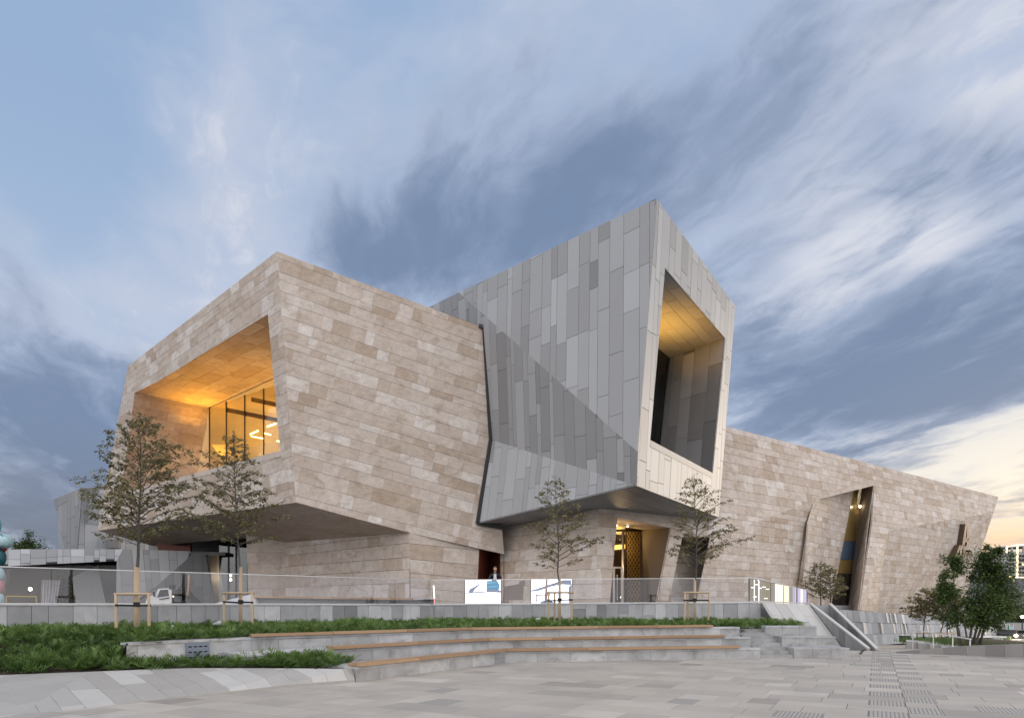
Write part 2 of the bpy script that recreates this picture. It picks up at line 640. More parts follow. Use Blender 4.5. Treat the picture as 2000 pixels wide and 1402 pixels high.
def clad(root, wall_name, polys, udir, mat, joint_mat, course, length, gap=.02, seed=1, depth=.03, name='stone', rest='stone_cladding',
         tone=rand_tone, proud=.004, wall=None, min_area=.002, facing=None, origin=None, vj=1.0):
    rng = random.Random(seed)
    o = origin if origin is not None else polys[0][0]
    if mat is MATS['travertine']: vj = .45
    big = Vector((0, 0, 0))
    for pl_ in polys:
        for i in range(1, len(pl_) - 1):
            c = (pl_[i] - pl_[0]).cross(pl_[i + 1] - pl_[0])
            if c.length > big.length: big = c
    n = big.normalized()
    ref = facing if facing is not None else (EYE - o)
    if n.dot(ref) < 0: n = -n
    u = Vector(udir)
    u = (u - n * u.dot(n)).normalized()
    v = n.cross(u)
    o_pl = o + n * (polys[0][0] - o).dot(n)
    P2 = [[((p - o).dot(u), (p - o).dot(v)) for p in pl_] for pl_ in polys]
    conv = []
    for q in P2:
        m = len(q)
        cs = [(q[(i + 1) % m][0] - q[i][0]) * (q[(i + 2) % m][1] - q[(i + 1) % m][1]) - (q[(i + 1) % m][1] - q[i][1]) * (q[(i + 2) % m][0] - q[(i + 1) % m][0]) for i in range(m)]
        big_ = max(abs(e) for e in cs)
        if min(cs) < -.004 * big_ and max(cs) > .004 * big_:
            for tri in tessellate_polygon([[Vector((e[0], e[1], 0)) for e in q]]): conv.append([q[i] for i in tri])
        else:
            conv.append(q)
    P2 = conv
    us = [p[0] for q in P2 for p in q]
    vs = [p[1] for q in P2 for p in q]
    if wall is None:
        mb = MB()
        for pl_ in polys: mb.prism([p - n * depth for p in pl_], -n * .03)
        wall = mb.build(wall_name, joint_mat, root)
    pool = POOL.setdefault(root.name, [])
    y = min(vs) - rng.random() * course[0]
    if origin is not None: y = -14.0
    while y < max(vs):
        h = rng.uniform(*course) if origin is None else random.Random(seed * 77 + int(round((y + 20) * 100))).uniform(*course)
        x = min(us) - rng.random() * length[1]
        if origin is not None:
            rng = random.Random(seed * 1000 + int(round((y + 20) * 100)))
            x = -14.0 - rng.random() * length[1]
        while x < max(us):
            w = rng.uniform(*length)
            gv = gap * vj / 2
            rect = [(x + gv, y + gap / 2), (x + w - gv, y + gap / 2), (x + w - gv, y + h - gap / 2), (x + gv, y + h - gap / 2)]
            tn = tone(rng)
            pr = rng.uniform(-proud, proud)
            for q in P2:
                if x > max(p[0] for p in q) or x + w < min(p[0] for p in q) or y > max(p[1] for p in q) or y + h < min(p[1] for p in q): continue
                c = clip_convex(rect, q)
                if len(c) < 3 or poly_area(c) < min_area: continue
                m = len(c)
                f = [o_pl + u * a + v * b + n * pr for a, b in c]
                bk = [o_pl + u * a + v * b - n * depth for a, b in c]
                pp = [px_of(e) for e in f]
                pool.append((poly_area(pp), f + bk, [tuple(range(m))] + [(i, m + i, m + (i + 1) % m, (i + 1) % m) for i in range(m)], tn, wall, mat, name, rest))
            x += w
        y += h
    return wall


def finish_clad(root, limit=300):
    pool = POOL.pop(root.name, [])
    kinds = sorted({p[6] for p in pool})
    for k in kinds:
        sub = sorted([p for p in pool if p[6] == k], key=lambda p: -p[0])
        for a, vs, fs, tn, wall, mat, nm, rs in sub[:limit]:
            mesh_obj(nm, vs, fs, mat, wall, [tn] * len(fs))
        rest = sub[limit:]
        if rest:
            mats = []
            mb = MB()
            mi = []
            for a, vs, fs, tn, wall, mat, nm, rs in rest:
                if mat not in mats: mats.append(mat)
                mb.add(vs, fs, tn)
                mi += [mats.index(mat)] * len(fs)
            o = mb.build(rest[0][7], None, root, kind='stuff')
            for m in mats: o.data.materials.append(m)
            o.data.polygons.foreach_set('material_index', mi)


def lamp(name, loc, energy, colr, size=.5, typ='AREA', target=None, parent=None, sizey=None):
    d = bpy.data.lights.new(name, typ)
    d.energy = energy
    d.color = colr
    if typ == 'AREA':
        d.size = size
        if sizey: d.shape = 'RECTANGLE'; d.size_y = sizey
    else:
        d.shadow_soft_size = size
    o = bpy.data.objects.new(name, d)
    loc = Vector(loc)
    if parent is not None:
        o.parent = parent
        o.location = loc - root_loc(parent)
    else:
        o.location = loc
    if target is not None:
        o.rotation_euler = (loc - Vector(target)).to_track_quat('Z', 'Y').to_euler()
    COL.objects.link(o)
    return o

# ================================================================== LARGE STRUCTURE
# ------------------------------------------------------------------ stone clad wing (left)
ra0, ra1 = P(541, 491, 34), P(578, 981, 34.6)
PR = pln(ra0, ra1, P(945, 640, 37.66))
PL = pln(ra0, ra1, P(250, 715, 48))
r = lambda x, y: on(x, y, PR)
l = lambda x, y: on(x, y, PL)
wing = thing('stone_wing', 'beige travertine wing on the left with a large glowing recessed window', 'museum wing', (-11, 36, 1.6))
UR = r(945, 640) - ra0
UL = l(250, 715) - ra0
courseA = (.34, .74)
w_right = clad(wing, 'wall', [
    [ra0, r(945, 640), r(958, 858), r(932, 1022), r(924.6, 1068.3), r(800, 1040), ra1],
    [r(932, 1022), r(980, 1030), r(985, 1082), r(924.6, 1068.3)]], UR, M_stone, M_joint, courseA, (.35, 1.8), .014, 11)
fF = pln(l(250, 715), l(310, 744), P(190, 1036, l(190, 1036).y + .8))
f_ = lambda x, y: on(x, y, fF)
clad(wing, 'wall', [[ra0, l(523, 614), l(310, 744), l(250, 715)], [ra0, ra1, l(547, 880), l(523, 614)]], UL, M_stone, M_joint, courseA, (.4, 1.9), .014, 12)
clad(wing, 'wall', [[l(250, 715), l(310, 744), f_(263, 767)], [l(250, 715), f_(263, 767), f_(236, 962), f_(190, 1036)]], UL, M_stone, M_joint, courseA, (.4, 1.9), .014, 13)
clad(wing, 'wall', [[l(547, 880), ra1, f_(236, 962)]], UL, M_stone, M_joint, courseA, (.4, 1.9), .014, 14)
clad(wing, 'wall', [[ra1, f_(190, 1036), f_(236, 962)]], UL, M_stone, M_joint, courseA, (.4, 1.9), .014, 15)
# recess
SH = Vector((3.6, 3.55, 0))
rtl, rtr, rbl, rbr = f_(263, 767), l(523, 614), f_(236, 962), l(547, 880)
rbl = Vector((rbl.x, rbl.y, rbl.z))
clad(wing, 'recess_wall', [[rtl, rtl + SH, rbl + SH, rbl]], SH, M_stone, M_joint, (.6, 1.1), (1.0, 2.6), .018, 16, facing=Vector((1, -.3, 0)))
clad(wing, 'recess_soffit', [[rtr, on(310, 744, pln(rtr, rtl, rtl + SH)), rtl, rtl + SH, rtr + SH]], UL, M_stone, M_joint, (.7, 1.2), (1.2, 3.0), .016, 17, facing=Vector((0, 0, -1)))
mb = MB()
mb.prism([rtr, rbr, rbr + SH, rtr + SH], (.3, 0, 0))
mb.prism([rbl, rbr, rbr + SH * 4, rbl + SH * 4], (0, 0, -.3))
mb.build('recess_lining', M_stone, wing)
# glazed back of the recess
gp = pln(rtl + SH, rtr + SH, rbl + SH)
g_ = lambda x, y: on(x, y, gp)
gxs = [409, 442, 478, 515, 549]
for i in range(4):
    x0, x1 = gxs[i], gxs[i + 1]
    q = [g_(x0 + 1, 797 - (x0 - 408) * .355), g_(x1 - 1, 797 - (x1 - 408) * .355), g_(x1 - 1, 960), g_(x0 + 1, 960)]
    MB().prism(q, SH.normalized() * .02).build('pane', M_wing_glass, wing)
for x in gxs[:4]:
    MB().bar(g_(x, 795 - (x - 408) * .34), g_(x, 960), .09, .18).build('mullion', M_dark, wing)
# low glass guard on the front edge
gd = UL.normalized()
e0, e1 = rbr + SH * .12 + gd * .2, rbl + SH * .12 - gd * .2
for k in range(4):
    a_, b_ = e0.lerp(e1, k / 4 + .004), e0.lerp(e1, (k + 1) / 4 - .004)
    MB().prism([a_, b_, b_ + Vector((0, 0, .9)), a_ + Vector((0, 0, .9))], SH.normalized() * .015).build('guard_pane', M_guard, wing)
# lit room behind the glass
back = SH * 3.2
MB().prism([rtl + back, rtr + back, rbr + back, rbl + back], SH * .05).prism([rtl + SH * 1.02, rtl + back, rbl + back, rbl + SH * 1.02], (-.2, 0, 0)) \
    .prism([rtr + SH * 1.02, rtr + back, rbr + back, rbr + SH * 1.02], (.2, 0, 0)).prism([rtl + SH * 1.02, rtr + SH * 1.02, rtr + back, rtl + back], (0, 0, .2)).build('gallery_room', M_plaster, wing)
for (xa, ya, xb, yb) in ((489, 848, 504, 841), (491, 852, 513, 856), (517, 846, 528, 849), (522, 833, 539, 827), (541, 861, 549, 862)):
    MB().bar(P(xa, ya, 52), P(xb, yb, 51.4), .09).build('strip_light', M_tube, wing)
mid = (rtl + rtr) / 2
fl = (rbl + rbr) / 2
for k_ in (.3, .75):
    lamp('gallery_lamp', rbl.lerp(rbr, k_) + SH * 1.9 + Vector((0, 0, 2.6)), 400, (1.0, .58, .17), .6, 'POINT', parent=wing)
c_ = rbl.lerp(rbr, .12) + SH * .86
lamp('recess_uplight', rbl.lerp(rbr, .17) + SH * .72 + Vector((0, 0, 3.4)), 140, (1.0, .42, .03), 1.2, target=rtl.lerp(rtr, .17) + SH * .74, parent=wing, sizey=1.2).data.spread = R_(112)
lamp('recess_uplight', rbl.lerp(rbr, .55) + SH * .86 + Vector((0, 0, .5)), 90, (1.0, .45, .05), .4, target=rtl.lerp(rtr, .5) + SH * .8, parent=wing, sizey=5).data.spread = R_(110)
lamp('recess_washlight', rbl.lerp(rbr, .30) + SH * .7 + Vector((0, 0, .5)), 40, (1.0, .55, .25), .5, target=rbl + SH * .5 + Vector((0, 0, 1.6)), parent=wing)
for k_, dp_, w_ in ((.18, 2.2, .12), (.55, 2.5, .10), (.86, 1.9, .08)):
    o_ = rbl.lerp(rbr, k_) + SH * dp_
    MB().prism([o_, o_ + (rbr - rbl) * w_, o_ + (rbr - rbl) * w_ + Vector((0, 0, 4.4)), o_ + Vector((0, 0, 4.4))], SH.normalized() * .3).build('partition_wall', M_plaster, wing)
for k_ in range(5):
    o_ = rtl.lerp(rtr, .1 + .2 * k_) + SH * 1.1 - Vector((0, 0, .45))
    MB().bar(o_, o_ + SH * 2.0, .12, .3).build('ceiling_track', M_bronze, wing)
# soffit, lower walls
PSA = pln(ra1, r(800, 1040), f_(190, 1036))
s_ = lambda x, y: on(x, y, PSA)
bk_l, bk_r = f_(190, 1036), r(985, 1082)
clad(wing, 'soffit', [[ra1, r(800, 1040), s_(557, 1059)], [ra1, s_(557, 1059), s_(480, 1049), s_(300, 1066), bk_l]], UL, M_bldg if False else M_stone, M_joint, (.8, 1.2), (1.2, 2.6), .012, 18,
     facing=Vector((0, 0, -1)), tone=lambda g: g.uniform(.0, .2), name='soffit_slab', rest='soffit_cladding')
lwA, lwB = r(800, 1040), s_(557, 1059)
lwB = Vector((lwB.x, lwB.y, lwB.z + .1))
zb = 1.35
Z = lambda v, z: Vector((v.x, v.y, z))
d_lw = (lwB - lwA)
lw0 = P(802, 1180, lwA.y + .1)
clad(wing, 'lower_wall', [[lwA, lwB, Z(lwB, zb), Z(lw0, zb)]], Vector((d_lw.x, d_lw.y, 0)), M_stone, M_joint, (.5, .9), (.8, 2.4), .02, 19)
# lower wall, right part, leaning a little
PLW = pln(lwA, lw0, P(936, 1076, r(936, 1076).y + .25))
w_ = lambda x, y: on(x, y, PLW)
clad(wing, 'lower_wall', [[lwA, w_(936, 1070), w_(930, 1186), lw0, ]], w_(936, 1076) - lwA + Vector((0, 0, .6)), M_stone, M_joint, (.5, .9), (.8, 2.4), .02, 20)
# frontal piece beside the lobby
PF3 = pln(lwB, Z(lwB, zb), s_(480, 1047) + Vector((0, -.6, 0)))
q_ = lambda x, y: on(x, y, PF3)
clad(wing, 'lower_wall', [[lwB, Z(lwB, zb), q_(486, 1188), q_(481, 1045)]], (1, .02, 0), M_stone, M_joint, (.6, 1.0), (.8, 1.8), .02, 21)
# closing roof and rear walls
A0, A2, A3 = ra0, r(945, 640), l(250, 715)
A2x = A2 + UR * .42
A5, A6 = Vector((-25.0, 72, 17.5)), Vector((-4.0, 66, 15.5))
ctr = (A0 + A2x + A3 + A5 + A6) / 5
MB().prism([v.lerp(ctr, .03) - Vector((0, 0, .15)) for v in (A0, A2x, A6, A5, A3)], (0, 0, -.3)).build('roof', M_conc, wing)
MB().prism([A3 + Vector((.15, .15, -.2)), A5, Z(A5, 7), Z(f_(190, 1036), 7.75) + Vector((.35, .2, 0))], (.3, .1, 0)).prism([A5, A6, Z(A6, 5), Z(A5, 5)], (0, -.3, 0)).build('rear_wall', M_conc, wing)
finish_clad(wing)

# ------------------------------------------------------------------ metal clad tower wing (centre)
b0, bm = P(1282, 388, 30), P(1244, 881, 29.6)
q1, q2, q0 = r(958, 858), r(932, 1022), r(945, 640)
bt = P(896, 571, 30 * (HY - 388) / (HY - 571))
PM = pln(bt, bm, q1)
b1 = on(1242, 948, PM)
PU = pln(b0, bt, bm)
PW = pln(q1, b1, q2)
PFR = pln(b0, b1, P(1436, 598, 39.6))
fr_ = lambda x, y: on(x, y, PFR)
m_ = lambda x, y: on(x, y, PM)
mw = thing('panel_clad_wing', 'tall grey panel clad wing jutting out above the entrance between the stone walls', 'museum wing', (6, 34, 1.6))
pt = lambda g: min(1, max(0, g.gauss(.56, .17)))
colw, plen = (.28, .86), (1.3, 4.2)
upv = (b0 - b1)
clad(mw, 'wall', [[b0, bm, bt]], on(1096, 560, PU) - on(1094, 700, PU), M_panel, M_jointg, colw, plen, .017, 31, name='panel', rest='panel_cladding', tone=pt)
bl = m_(838, 600)
clad(mw, 'wall', [[m_(942.7, 612.6), bm, b1, q1], [bt, m_(942.7, 612.6), m_(945.5, 640), bl]], m_(1050, 740) - m_(1054, 880), M_panel, M_jointg, colw, plen, .017, 32, name='panel', rest='panel_cladding', tone=lambda g: min(1, max(0, g.gauss(.45, .16))))  # shade of this downward facet is put into darker panel tones
clad(mw, 'wall', [[q1, b1, q2]], on(1012, 900, PW) - on(1004, 980, PW), M_panel, M_jointg, colw, (1.2, 3.2), .017, 33, name='panel', rest='panel_cladding', tone=lambda g: min(1, max(0, g.gauss(.74, .15))))  # brightness of this lower facet is put into paler panel tones
# front frame round the deep window
oTL, oTR, oBR, oBL = fr_(1299, 524), fr_(1416, 660), fr_(1391, 923), fr_(1270, 859)
fTR, fBR = fr_(1436, 598), fr_(1404, 1010)
pf = lambda g: min(1, max(0, g.gauss(.78, .16)))  # paler tones paint the light caught by the front frame
clad(mw, 'front_frame', [[b0, fTR, oTR, oTL], [fTR, fBR, oBR, oTR], [oBL, oBR, fBR, b1], [b0, oTL, oBL, b1]],
     Vector((.0, 0, 1)), M_panel, M_jointg, (.45, 1.0), (1.2, 3.6), .024, 34, name='panel', rest='panel_cladding', tone=pf)
MB().prism([b0, bm, b1], Vector((.03, .03, 0))).build('corner_trim', M_panel, mw)
SB = Vector((-2.42, 3.1, 0))
clad(mw, 'recess_soffit', [[oTL, oTR, oTR + SB, oTL + SB]], fTR - b0, M_panel, M_jointg, (.5, .9), (1.2, 3.2), .016, 35, name='soffit_panel', rest='soffit_cladding', tone=pf, facing=Vector((0, 0, -1)))
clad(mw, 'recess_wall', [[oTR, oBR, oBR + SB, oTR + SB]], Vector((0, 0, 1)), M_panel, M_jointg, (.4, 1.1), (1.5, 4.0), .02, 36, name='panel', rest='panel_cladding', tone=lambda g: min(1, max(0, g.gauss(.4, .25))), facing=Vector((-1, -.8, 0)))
MB().prism([oBL, oBR, oBR + SB, oBL + SB], (0, 0, -.3)).prism([oTL, oBL, oBL + SB, oTL + SB], (-.2, 0, 0)).build('recess_lining', M_panel, mw)
gT0, gT1, gB0, gB1 = oTL + SB, oTR + SB, oBL + SB, oBR + SB
for k in range(3):
    a_, b_ = k / 3 + .004, (k + 1) / 3 - .004
    MB().prism([gT0.lerp(gT1, a_), gT0.lerp(gT1, b_), gB0.lerp(gB1, b_), gB0.lerp(gB1, a_)], SB.normalized() * .02).build('pane', M_tint, mw)
for k in (0, 1, 2, 3):
    MB().bar(gT0.lerp(gT1, k / 3), gB0.lerp(gB1, k / 3), .07, .12).build('mullion', M_dark, mw)
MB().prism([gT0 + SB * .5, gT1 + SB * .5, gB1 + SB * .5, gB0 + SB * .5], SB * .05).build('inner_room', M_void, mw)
lamp('recess_uplight', gB0.lerp(gB1, .50) - SB * .16 + Vector((0, 0, 5.0)), 140, (1.0, .50, .08), .4, target=gT0.lerp(gT1, .50) - SB * .30, parent=mw, sizey=3.5).data.spread = R_(120)
# soffit
PSB = pln(b1, q2, fBR)
sb_ = lambda x, y: on(x, y, PSB)
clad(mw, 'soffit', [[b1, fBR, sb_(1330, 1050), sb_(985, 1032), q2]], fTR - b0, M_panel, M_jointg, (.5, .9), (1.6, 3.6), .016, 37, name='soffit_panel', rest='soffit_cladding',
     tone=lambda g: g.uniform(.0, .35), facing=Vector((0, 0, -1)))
# roof and rear closing
mb = MB()
ex = bl + (bl - b0) * .35
fx = fTR + (ex - b0)
dn = Vector((0, 0, -.08))
ctr = (b0 + fTR + fx + ex) / 4
mb.prism([v.lerp(ctr, .04) + dn for v in (b0, fTR, fx, ex)], (0, 0, -.3))
mb.build('roof', M_conc, mw)
MB().prism([fTR + Vector((-.1, .1, -.1)), fx, Z(fx, 6), fBR + Vector((-.1, .1, .1))], (-.2, -.2, 0)).prism([ex, fx, Z(fx, 6), Z(ex, 6)], (0, -.3, 0)).prism([bl + Vector((.1, .1, -.1)), ex + Vector((.1, .1, -.1)), Z(ex, 8), Z(bl, 8)], (.3, .3, 0)).build('rear_wall', M_conc, mw)
# dark shadow gap where the wing cuts into the stone
nr = PR[0] if PR[0].dot(EYE - ra0) > 0 else -PR[0]
for a_, b_ in ((q0 + Vector((-.28, 0, .05)), q0), (q0, q1), (q1, q2), (q2, r(983, 1031))):
    MB().bar(a_ + nr * .03, b_ + nr * .03, .20, .30, up=nr).build('edge_channel', M_dark, mw)
finish_clad(mw)

# ------------------------------------------------------------------ long stone hall (right) with the entrance
PC = pln(P(1171, 985, 34.9), P(1420, 833, 43), P(1950, 970, 70))
c = lambda x, y: on(x, y, PC)
nC = PC[0] if PC[0].dot(EYE - c(1420, 833)) > 0 else -PC[0]
inC = Vector((-nC.x, -nC.y, 0)).normalized()


def cd(x, y, d):
    return on(x, y, (PC[0], PC[0].dot(c(x, y) + inC * d)))


hall = thing('stone_hall', 'long beige stone hall on the right with folded facets and the main entrance', 'museum wing', (26, 56, .5))
UC = c(1950, 970) - c(1420, 833)
cC, lC = (.30, .62), (.45, 1.7)
hc = lambda polys, seed, nm='wall', u=UC, t=rand_tone, f=None: clad(hall, nm, polys, u, M_stone, M_joint, cC, lC, .016, seed, tone=t, facing=f)
hc([[c(1396, 827), c(1400, 828), c(1400, 1048), c(1396, 1048)], [c(1310, 985), c(1396, 1002), c(1396, 1048), c(1310, 1048)], [c(1400, 828), c(1672, 898), c(1672, 947), c(1400, 1048)],
    [c(1672, 898), c(1709, 907.8), c(1706, 948), c(1672, 947)],
    [c(1709, 907.8), c(1735, 914.5), c(1735, 1036), c(1701, 1025), c(1706, 948)], [c(1735, 914.5), c(1950, 970), c(1941, 999), c(1735, 1036)],
    [c(1701, 1025), c(1735, 1036), c(1676, 1191)]], 41)
cb = cd(1712, 1195, 1.8)
hc([[c(1735, 1036), cb, c(1676, 1191)]], 42)
hc([[c(1735, 1036), c(1941, 999), cb]], 43)
cr = cd(1872, 1206, 4.2)
hc([[c(1941, 999), cr, cb]], 44)
# left facet folded in towards the foot
PLF = pln(c(1400, 1048), c(1590, 977), cd(1392, 1178, 1.0))
lf = lambda x, y: on(x, y, PLF)
hc([[c(1400, 1048), c(1590, 977), lf(1577, 1022), lf(1551, 1190), lf(1392, 1190)], [lf(1387, 1050), c(1400, 1048), lf(1392, 1190), lf(1357, 1190)]], 45)
PRF = pln(c(1590, 977), cd(1563, 1190, 1.15), cd(1622, 1187, 2.3))
rf = lambda x, y: on(x, y, PRF)
hc([[c(1590, 977), rf(1668, 954), rf(1620, 1200), rf(1563, 1200), rf(1577, 1022)]], 46)
hc([[rf(1577, 1022), rf(1563, 1200), lf(1550, 1196)]], 47, 'fin_return', u=(-.3, 1, 0), f=Vector((-1, -.3, 0)))
# niche: overhang, return wall, coloured glazing
MB().prism([c(1590, 977), c(1672, 947), c(1706, 948), rf(1680, 953), rf(1668, 954)], (0, 0, .15)).build('niche_soffit', M_stone, hall)
hc([[c(1706, 948), c(1701, 1025), c(1676, 1191), rf(1655, 1194), rf(1682, 953)]], 48, 'niche_wall', u=inC, f=Vector((-1, -.2, 0)))
lerp = lambda a, b, k: a + (b - a) * k
nz = rf(1620, 1190) - rf(1563, 1190)


def niche(k, s):   # k: down the slot, s: 0 left 1 right
    return rf(lerp(1667, 1622, k), lerp(954, 1190, k)).lerp(rf(lerp(1690, 1664, k), lerp(954, 1190, k)), s) + inC * .08


M_ggl = plain('gold_glazing', (.30, .215, .07), .25, 0, .6)
M_bgl = plain('blue_glazing', (.10, .16, .26), .2, 0, .6)
M_dgl = plain('dark_glazing', (.045, .035, .03), .12, 0, .6)
for k0, k1, mt, lb_ in ((.0, .435, M_ggl, 'gold glass pane'), (.438, .585, M_bgl, 'blue glass pane'), (.588, .70, M_ggl, 'gold glass pane'), (.703, 1.0, M_dgl, 'dark glass door pane')):
    o = MB().prism([niche(k0, 0), niche(k0, 1), niche(k1, 1), niche(k1, 0)], inC * .06).build('pane', mt, hall)
    o["label"] = lb_
lp = niche(.16, .5) - inC * .35
MB().lathe(lp, [(.02, .0), (.09, .05), (.09, .14), (.02, .18)], 10).build('niche_lamp', M_bulb, hall)
lamp('niche_light', lp - inC * .5, 45, (1, .7, .35), .12, 'POINT', parent=hall)
# entrance portal: columns, lintel, recess
hp = lambda polys, seed, nm, u=UC, f=None: clad(hall, nm, polys, u, M_stone, M_joint, (.55, .85), (.6, 1.6), .018, seed, facing=f)
hp([[c(1171, 955), c(1208, 960), c(1206, 1009), c(1190, 1190), c(1162, 1190)]], 51, 'column')
hp([[c(1206, 955), c(1310, 975), c(1310, 1031), c(1206, 1009)]], 52, 'lintel')
hp([[c(1309, 1031), c(1333, 1046), c(1303, 1190), c(1278, 1190)]], 53, 'column')
dT = lambda x, y: cd(x, y, 3.2)
hp([[c(1309, 1031), dT(1253, 1035), dT(1253, 1190), c(1278, 1190)]], 54, 'recess_wall', u=inC, f=Vector((-1, -.5, 0)))
MB().prism([c(1200, 1009), c(1311, 1031), dT(1255, 1035), dT(1165, 1020)], (0, 0, .2)).build('portal_soffit', M_stone, hall)
hp([[cd(1290, 1044, 2.4), cd(1396, 1044, 2.4), cd(1396, 1190, 2.4), cd(1290, 1190, 2.4)]], 55, 'recess_wall')
MB().prism([c(1331, 1046), c(1390, 1049), cd(1386, 1042, 2.4), cd(1290, 1042, 2.4)], (0, 0, .2)).build('portal_soffit', M_stone, hall)
hp([[c(1309, 1031), c(1345, 1048), cd(1320, 1048, 2.4), cd(1300, 1034, 2.4)]], 57, 'recess_wall', u=inC, f=Vector((0, 0, -1)))
# doors: white frame, bronze mullions, gold lattice screen, lit lobby
for xa, xb in ((1190, 1217.5), (1219, 1249.5)):
    MB().prism([dT(xa, 1034), dT(xb, 1034), dT(xb, 1190), dT(xa, 1190)], inC * .02).build('pane', M_glass, hall)
for x in (1216, 1218.2, 1251.5):
    MB().bar(dT(x, 1034), dT(x, 1190), .10, .16).build('mullion', M_bronze if x > 1217 else M_steel, hall)
MB().bar(dT(1190, 1036), dT(1252, 1036), .12, .14).build('transom', M_bronze, hall)
MB().bar(dT(1190, 1108), dT(1217, 1108), .10, .1).bar(dT(1199, 1108), dT(1199, 1190), .12, .1).bar(dT(1214.5, 1108), dT(1214.5, 1190), .12, .1).build('door_frame', M_white, hall)
MB().bar(dT(1203, 1122) - inC * .1, dT(1203, 1172) - inC * .1, .04).build('door_handle', M_steel, hall)
# lattice
sT = lambda x, y: cd(x, y, 4.0)
MB().prism([sT(1222, 1030), sT(1252, 1030), sT(1252, 1190), sT(1222, 1190)], inC * .05).build('screen_backing', M_bronze, hall)
lat = MB()
A_, B_, C_ = sT(1224, 1036), sT(1250, 1036), sT(1224, 1188)
ex_, ey_ = (B_ - A_), (C_ - A_)
nx, ny = 8, 26
for i in range(nx):
    for j in range(ny):
        ct = A_ + ex_ * ((i + .5) / nx) + ey_ * ((j + .5) / ny) - inC * .03
        hx, hy = ex_ * (.42 / nx), ey_ * (.42 / ny)
        sgn = 1 if (i + j) % 2 else -1
        lat.bar(ct - hx - hy * sgn, ct + hx + hy * sgn, .05, .04, up=inC)
        lat.bar(ct - hx * .2 + hy * sgn, ct + hx + hy * sgn * .2, .035, .03, up=inC)
lat.build('lattice', M_gold, hall, kind='stuff')
lb0, lb1 = cd(1150, 1030, 8), cd(1255, 1030, 8)
MB().prism([lb0 + Vector((0, 0, 2)), lb1 + Vector((0, 0, 2)), Z(lb1, 1), Z(lb0, 1)], inC * .1).build('lobby_wall', M_bronze, hall)
MB().bar(cd(1180, 1071, 7), cd(1228, 1066, 7), .2, .28).build('cove_light', emis('cove', (1.0, .48, .08), 3.0), hall)
lamp('lattice_light', cd(1214, 1050, 3.5), 60, (1, .62, .22), .2, 'POINT', parent=hall)
lamp('lobby_light', cd(1205, 1062, 6), 120, (1, .55, .16), .5, 'POINT', parent=hall)
for x, y, s in ((1204, 1025, .05), (1226, 1027, .05)):
    p_ = cd(x, y, 1.6)
    MB().lathe(p_, [(s, -.03), (s, .0)], 10).build('downlight', M_bulb, hall)
lamp('portal_light', cd(1214, 1062, 1.5), 28, (1, .66, .34), .15, 'POINT', parent=hall)
for x, y in ((1228, 1166), (1214, 1166)):
    MB().lathe(cd(x, y, 5), [(.02, -.08), (.09, 0), (.02, .08)], 8).build('lobby_lamp', M_bulb, hall)
# wall left of the entrance, under the panel wing
pw0 = c(1171, 985)
PWL = pln(pw0, c(1162, 1190), sb_(982, 1031) + Vector((0, 0, 0)))
wl = lambda x, y: on(x, y, PWL)
clad(hall, 'side_wall', [[wl(975, 1010), c(1171, 955), c(1162, 1190), wl(978, 1190)]], Vector((wl(975, 1010) - pw0).to_2d().to_3d()), M_stone, M_joint, (.5, .85), (.7, 2.0), .02, 56)
# red lined doorway in the corner of the wings
rw = wl(978, 1100)
MB().prism([wl(984, 1070), wl(984, 1190), wl(984, 1190) + Vector((-1.2, 3, 0)), wl(984, 1070) + Vector((-1.2, 3, 0))], (.1, 0, 0)).prism(
    [P(925, 1060, 43.4), P(990, 1060, 43.4), P(990, 1195, 43.4), P(925, 1195, 43.4)], (0, .2, 0)).prism(
    [w_(936.5, 1070), w_(930.5, 1190), w_(930.5, 1190) + Vector((.8, 5, 0)), w_(936.5, 1070) + Vector((.8, 5, 0))], (-.1, 0, 0)).build('red_doorway', M_red, hall)
MB().prism([P(951, 1090, 43.2), P(956, 1190, 43.2), P(990, 1190, 43.2), P(990, 1085, 43.2)], (0, .1, 0)).build('door_leaf', plain('dark_red_timber', (.09, .02, .014), .5), hall)
# roof and ends
mb = MB()
t0, t1 = c(1396, 827), c(1950, 970)
hb = inC * 30
dn = Vector((0, 0, -.1))
mb.prism([t0 + dn + inC * .5, t1 + dn + inC * .5 - UC * .01, t1 + hb + dn, t0 + hb + dn], (0, 0, -.3)).build('roof', M_conc, hall)
MB().prism([t1 + inC * .05, c(1941, 999) + inC * .05, cr + inC * .05, cr + hb, t1 + hb], (-.2, -.2, 0)).prism([t0 + hb, t1 + hb, Z(t1 + hb, 0), Z(t0 + hb, 0)], inC * .2).build('rear_wall', M_conc, hall)
finish_clad(hall)

# wall lettering
PSG = pln(c(1735, 1036), c(1941, 999), cb)
sg = lambda x, y: on(x, y, PSG)
nS = PSG[0] if PSG[0].dot(EYE - cb) > 0 else -PSG[0]
sign = thing('wall_lettering', 'large bronze letters fixed on the far end of the stone hall above the leafy tree', 'sign', sg(1870, 1060))


def letter(quads, name='letter'):
    mb = MB()
    for q in quads: mb.prism([sg(*p) + nS * .02 for p in q], nS * .45)
    return mb.build(name, M_bronze, sign)


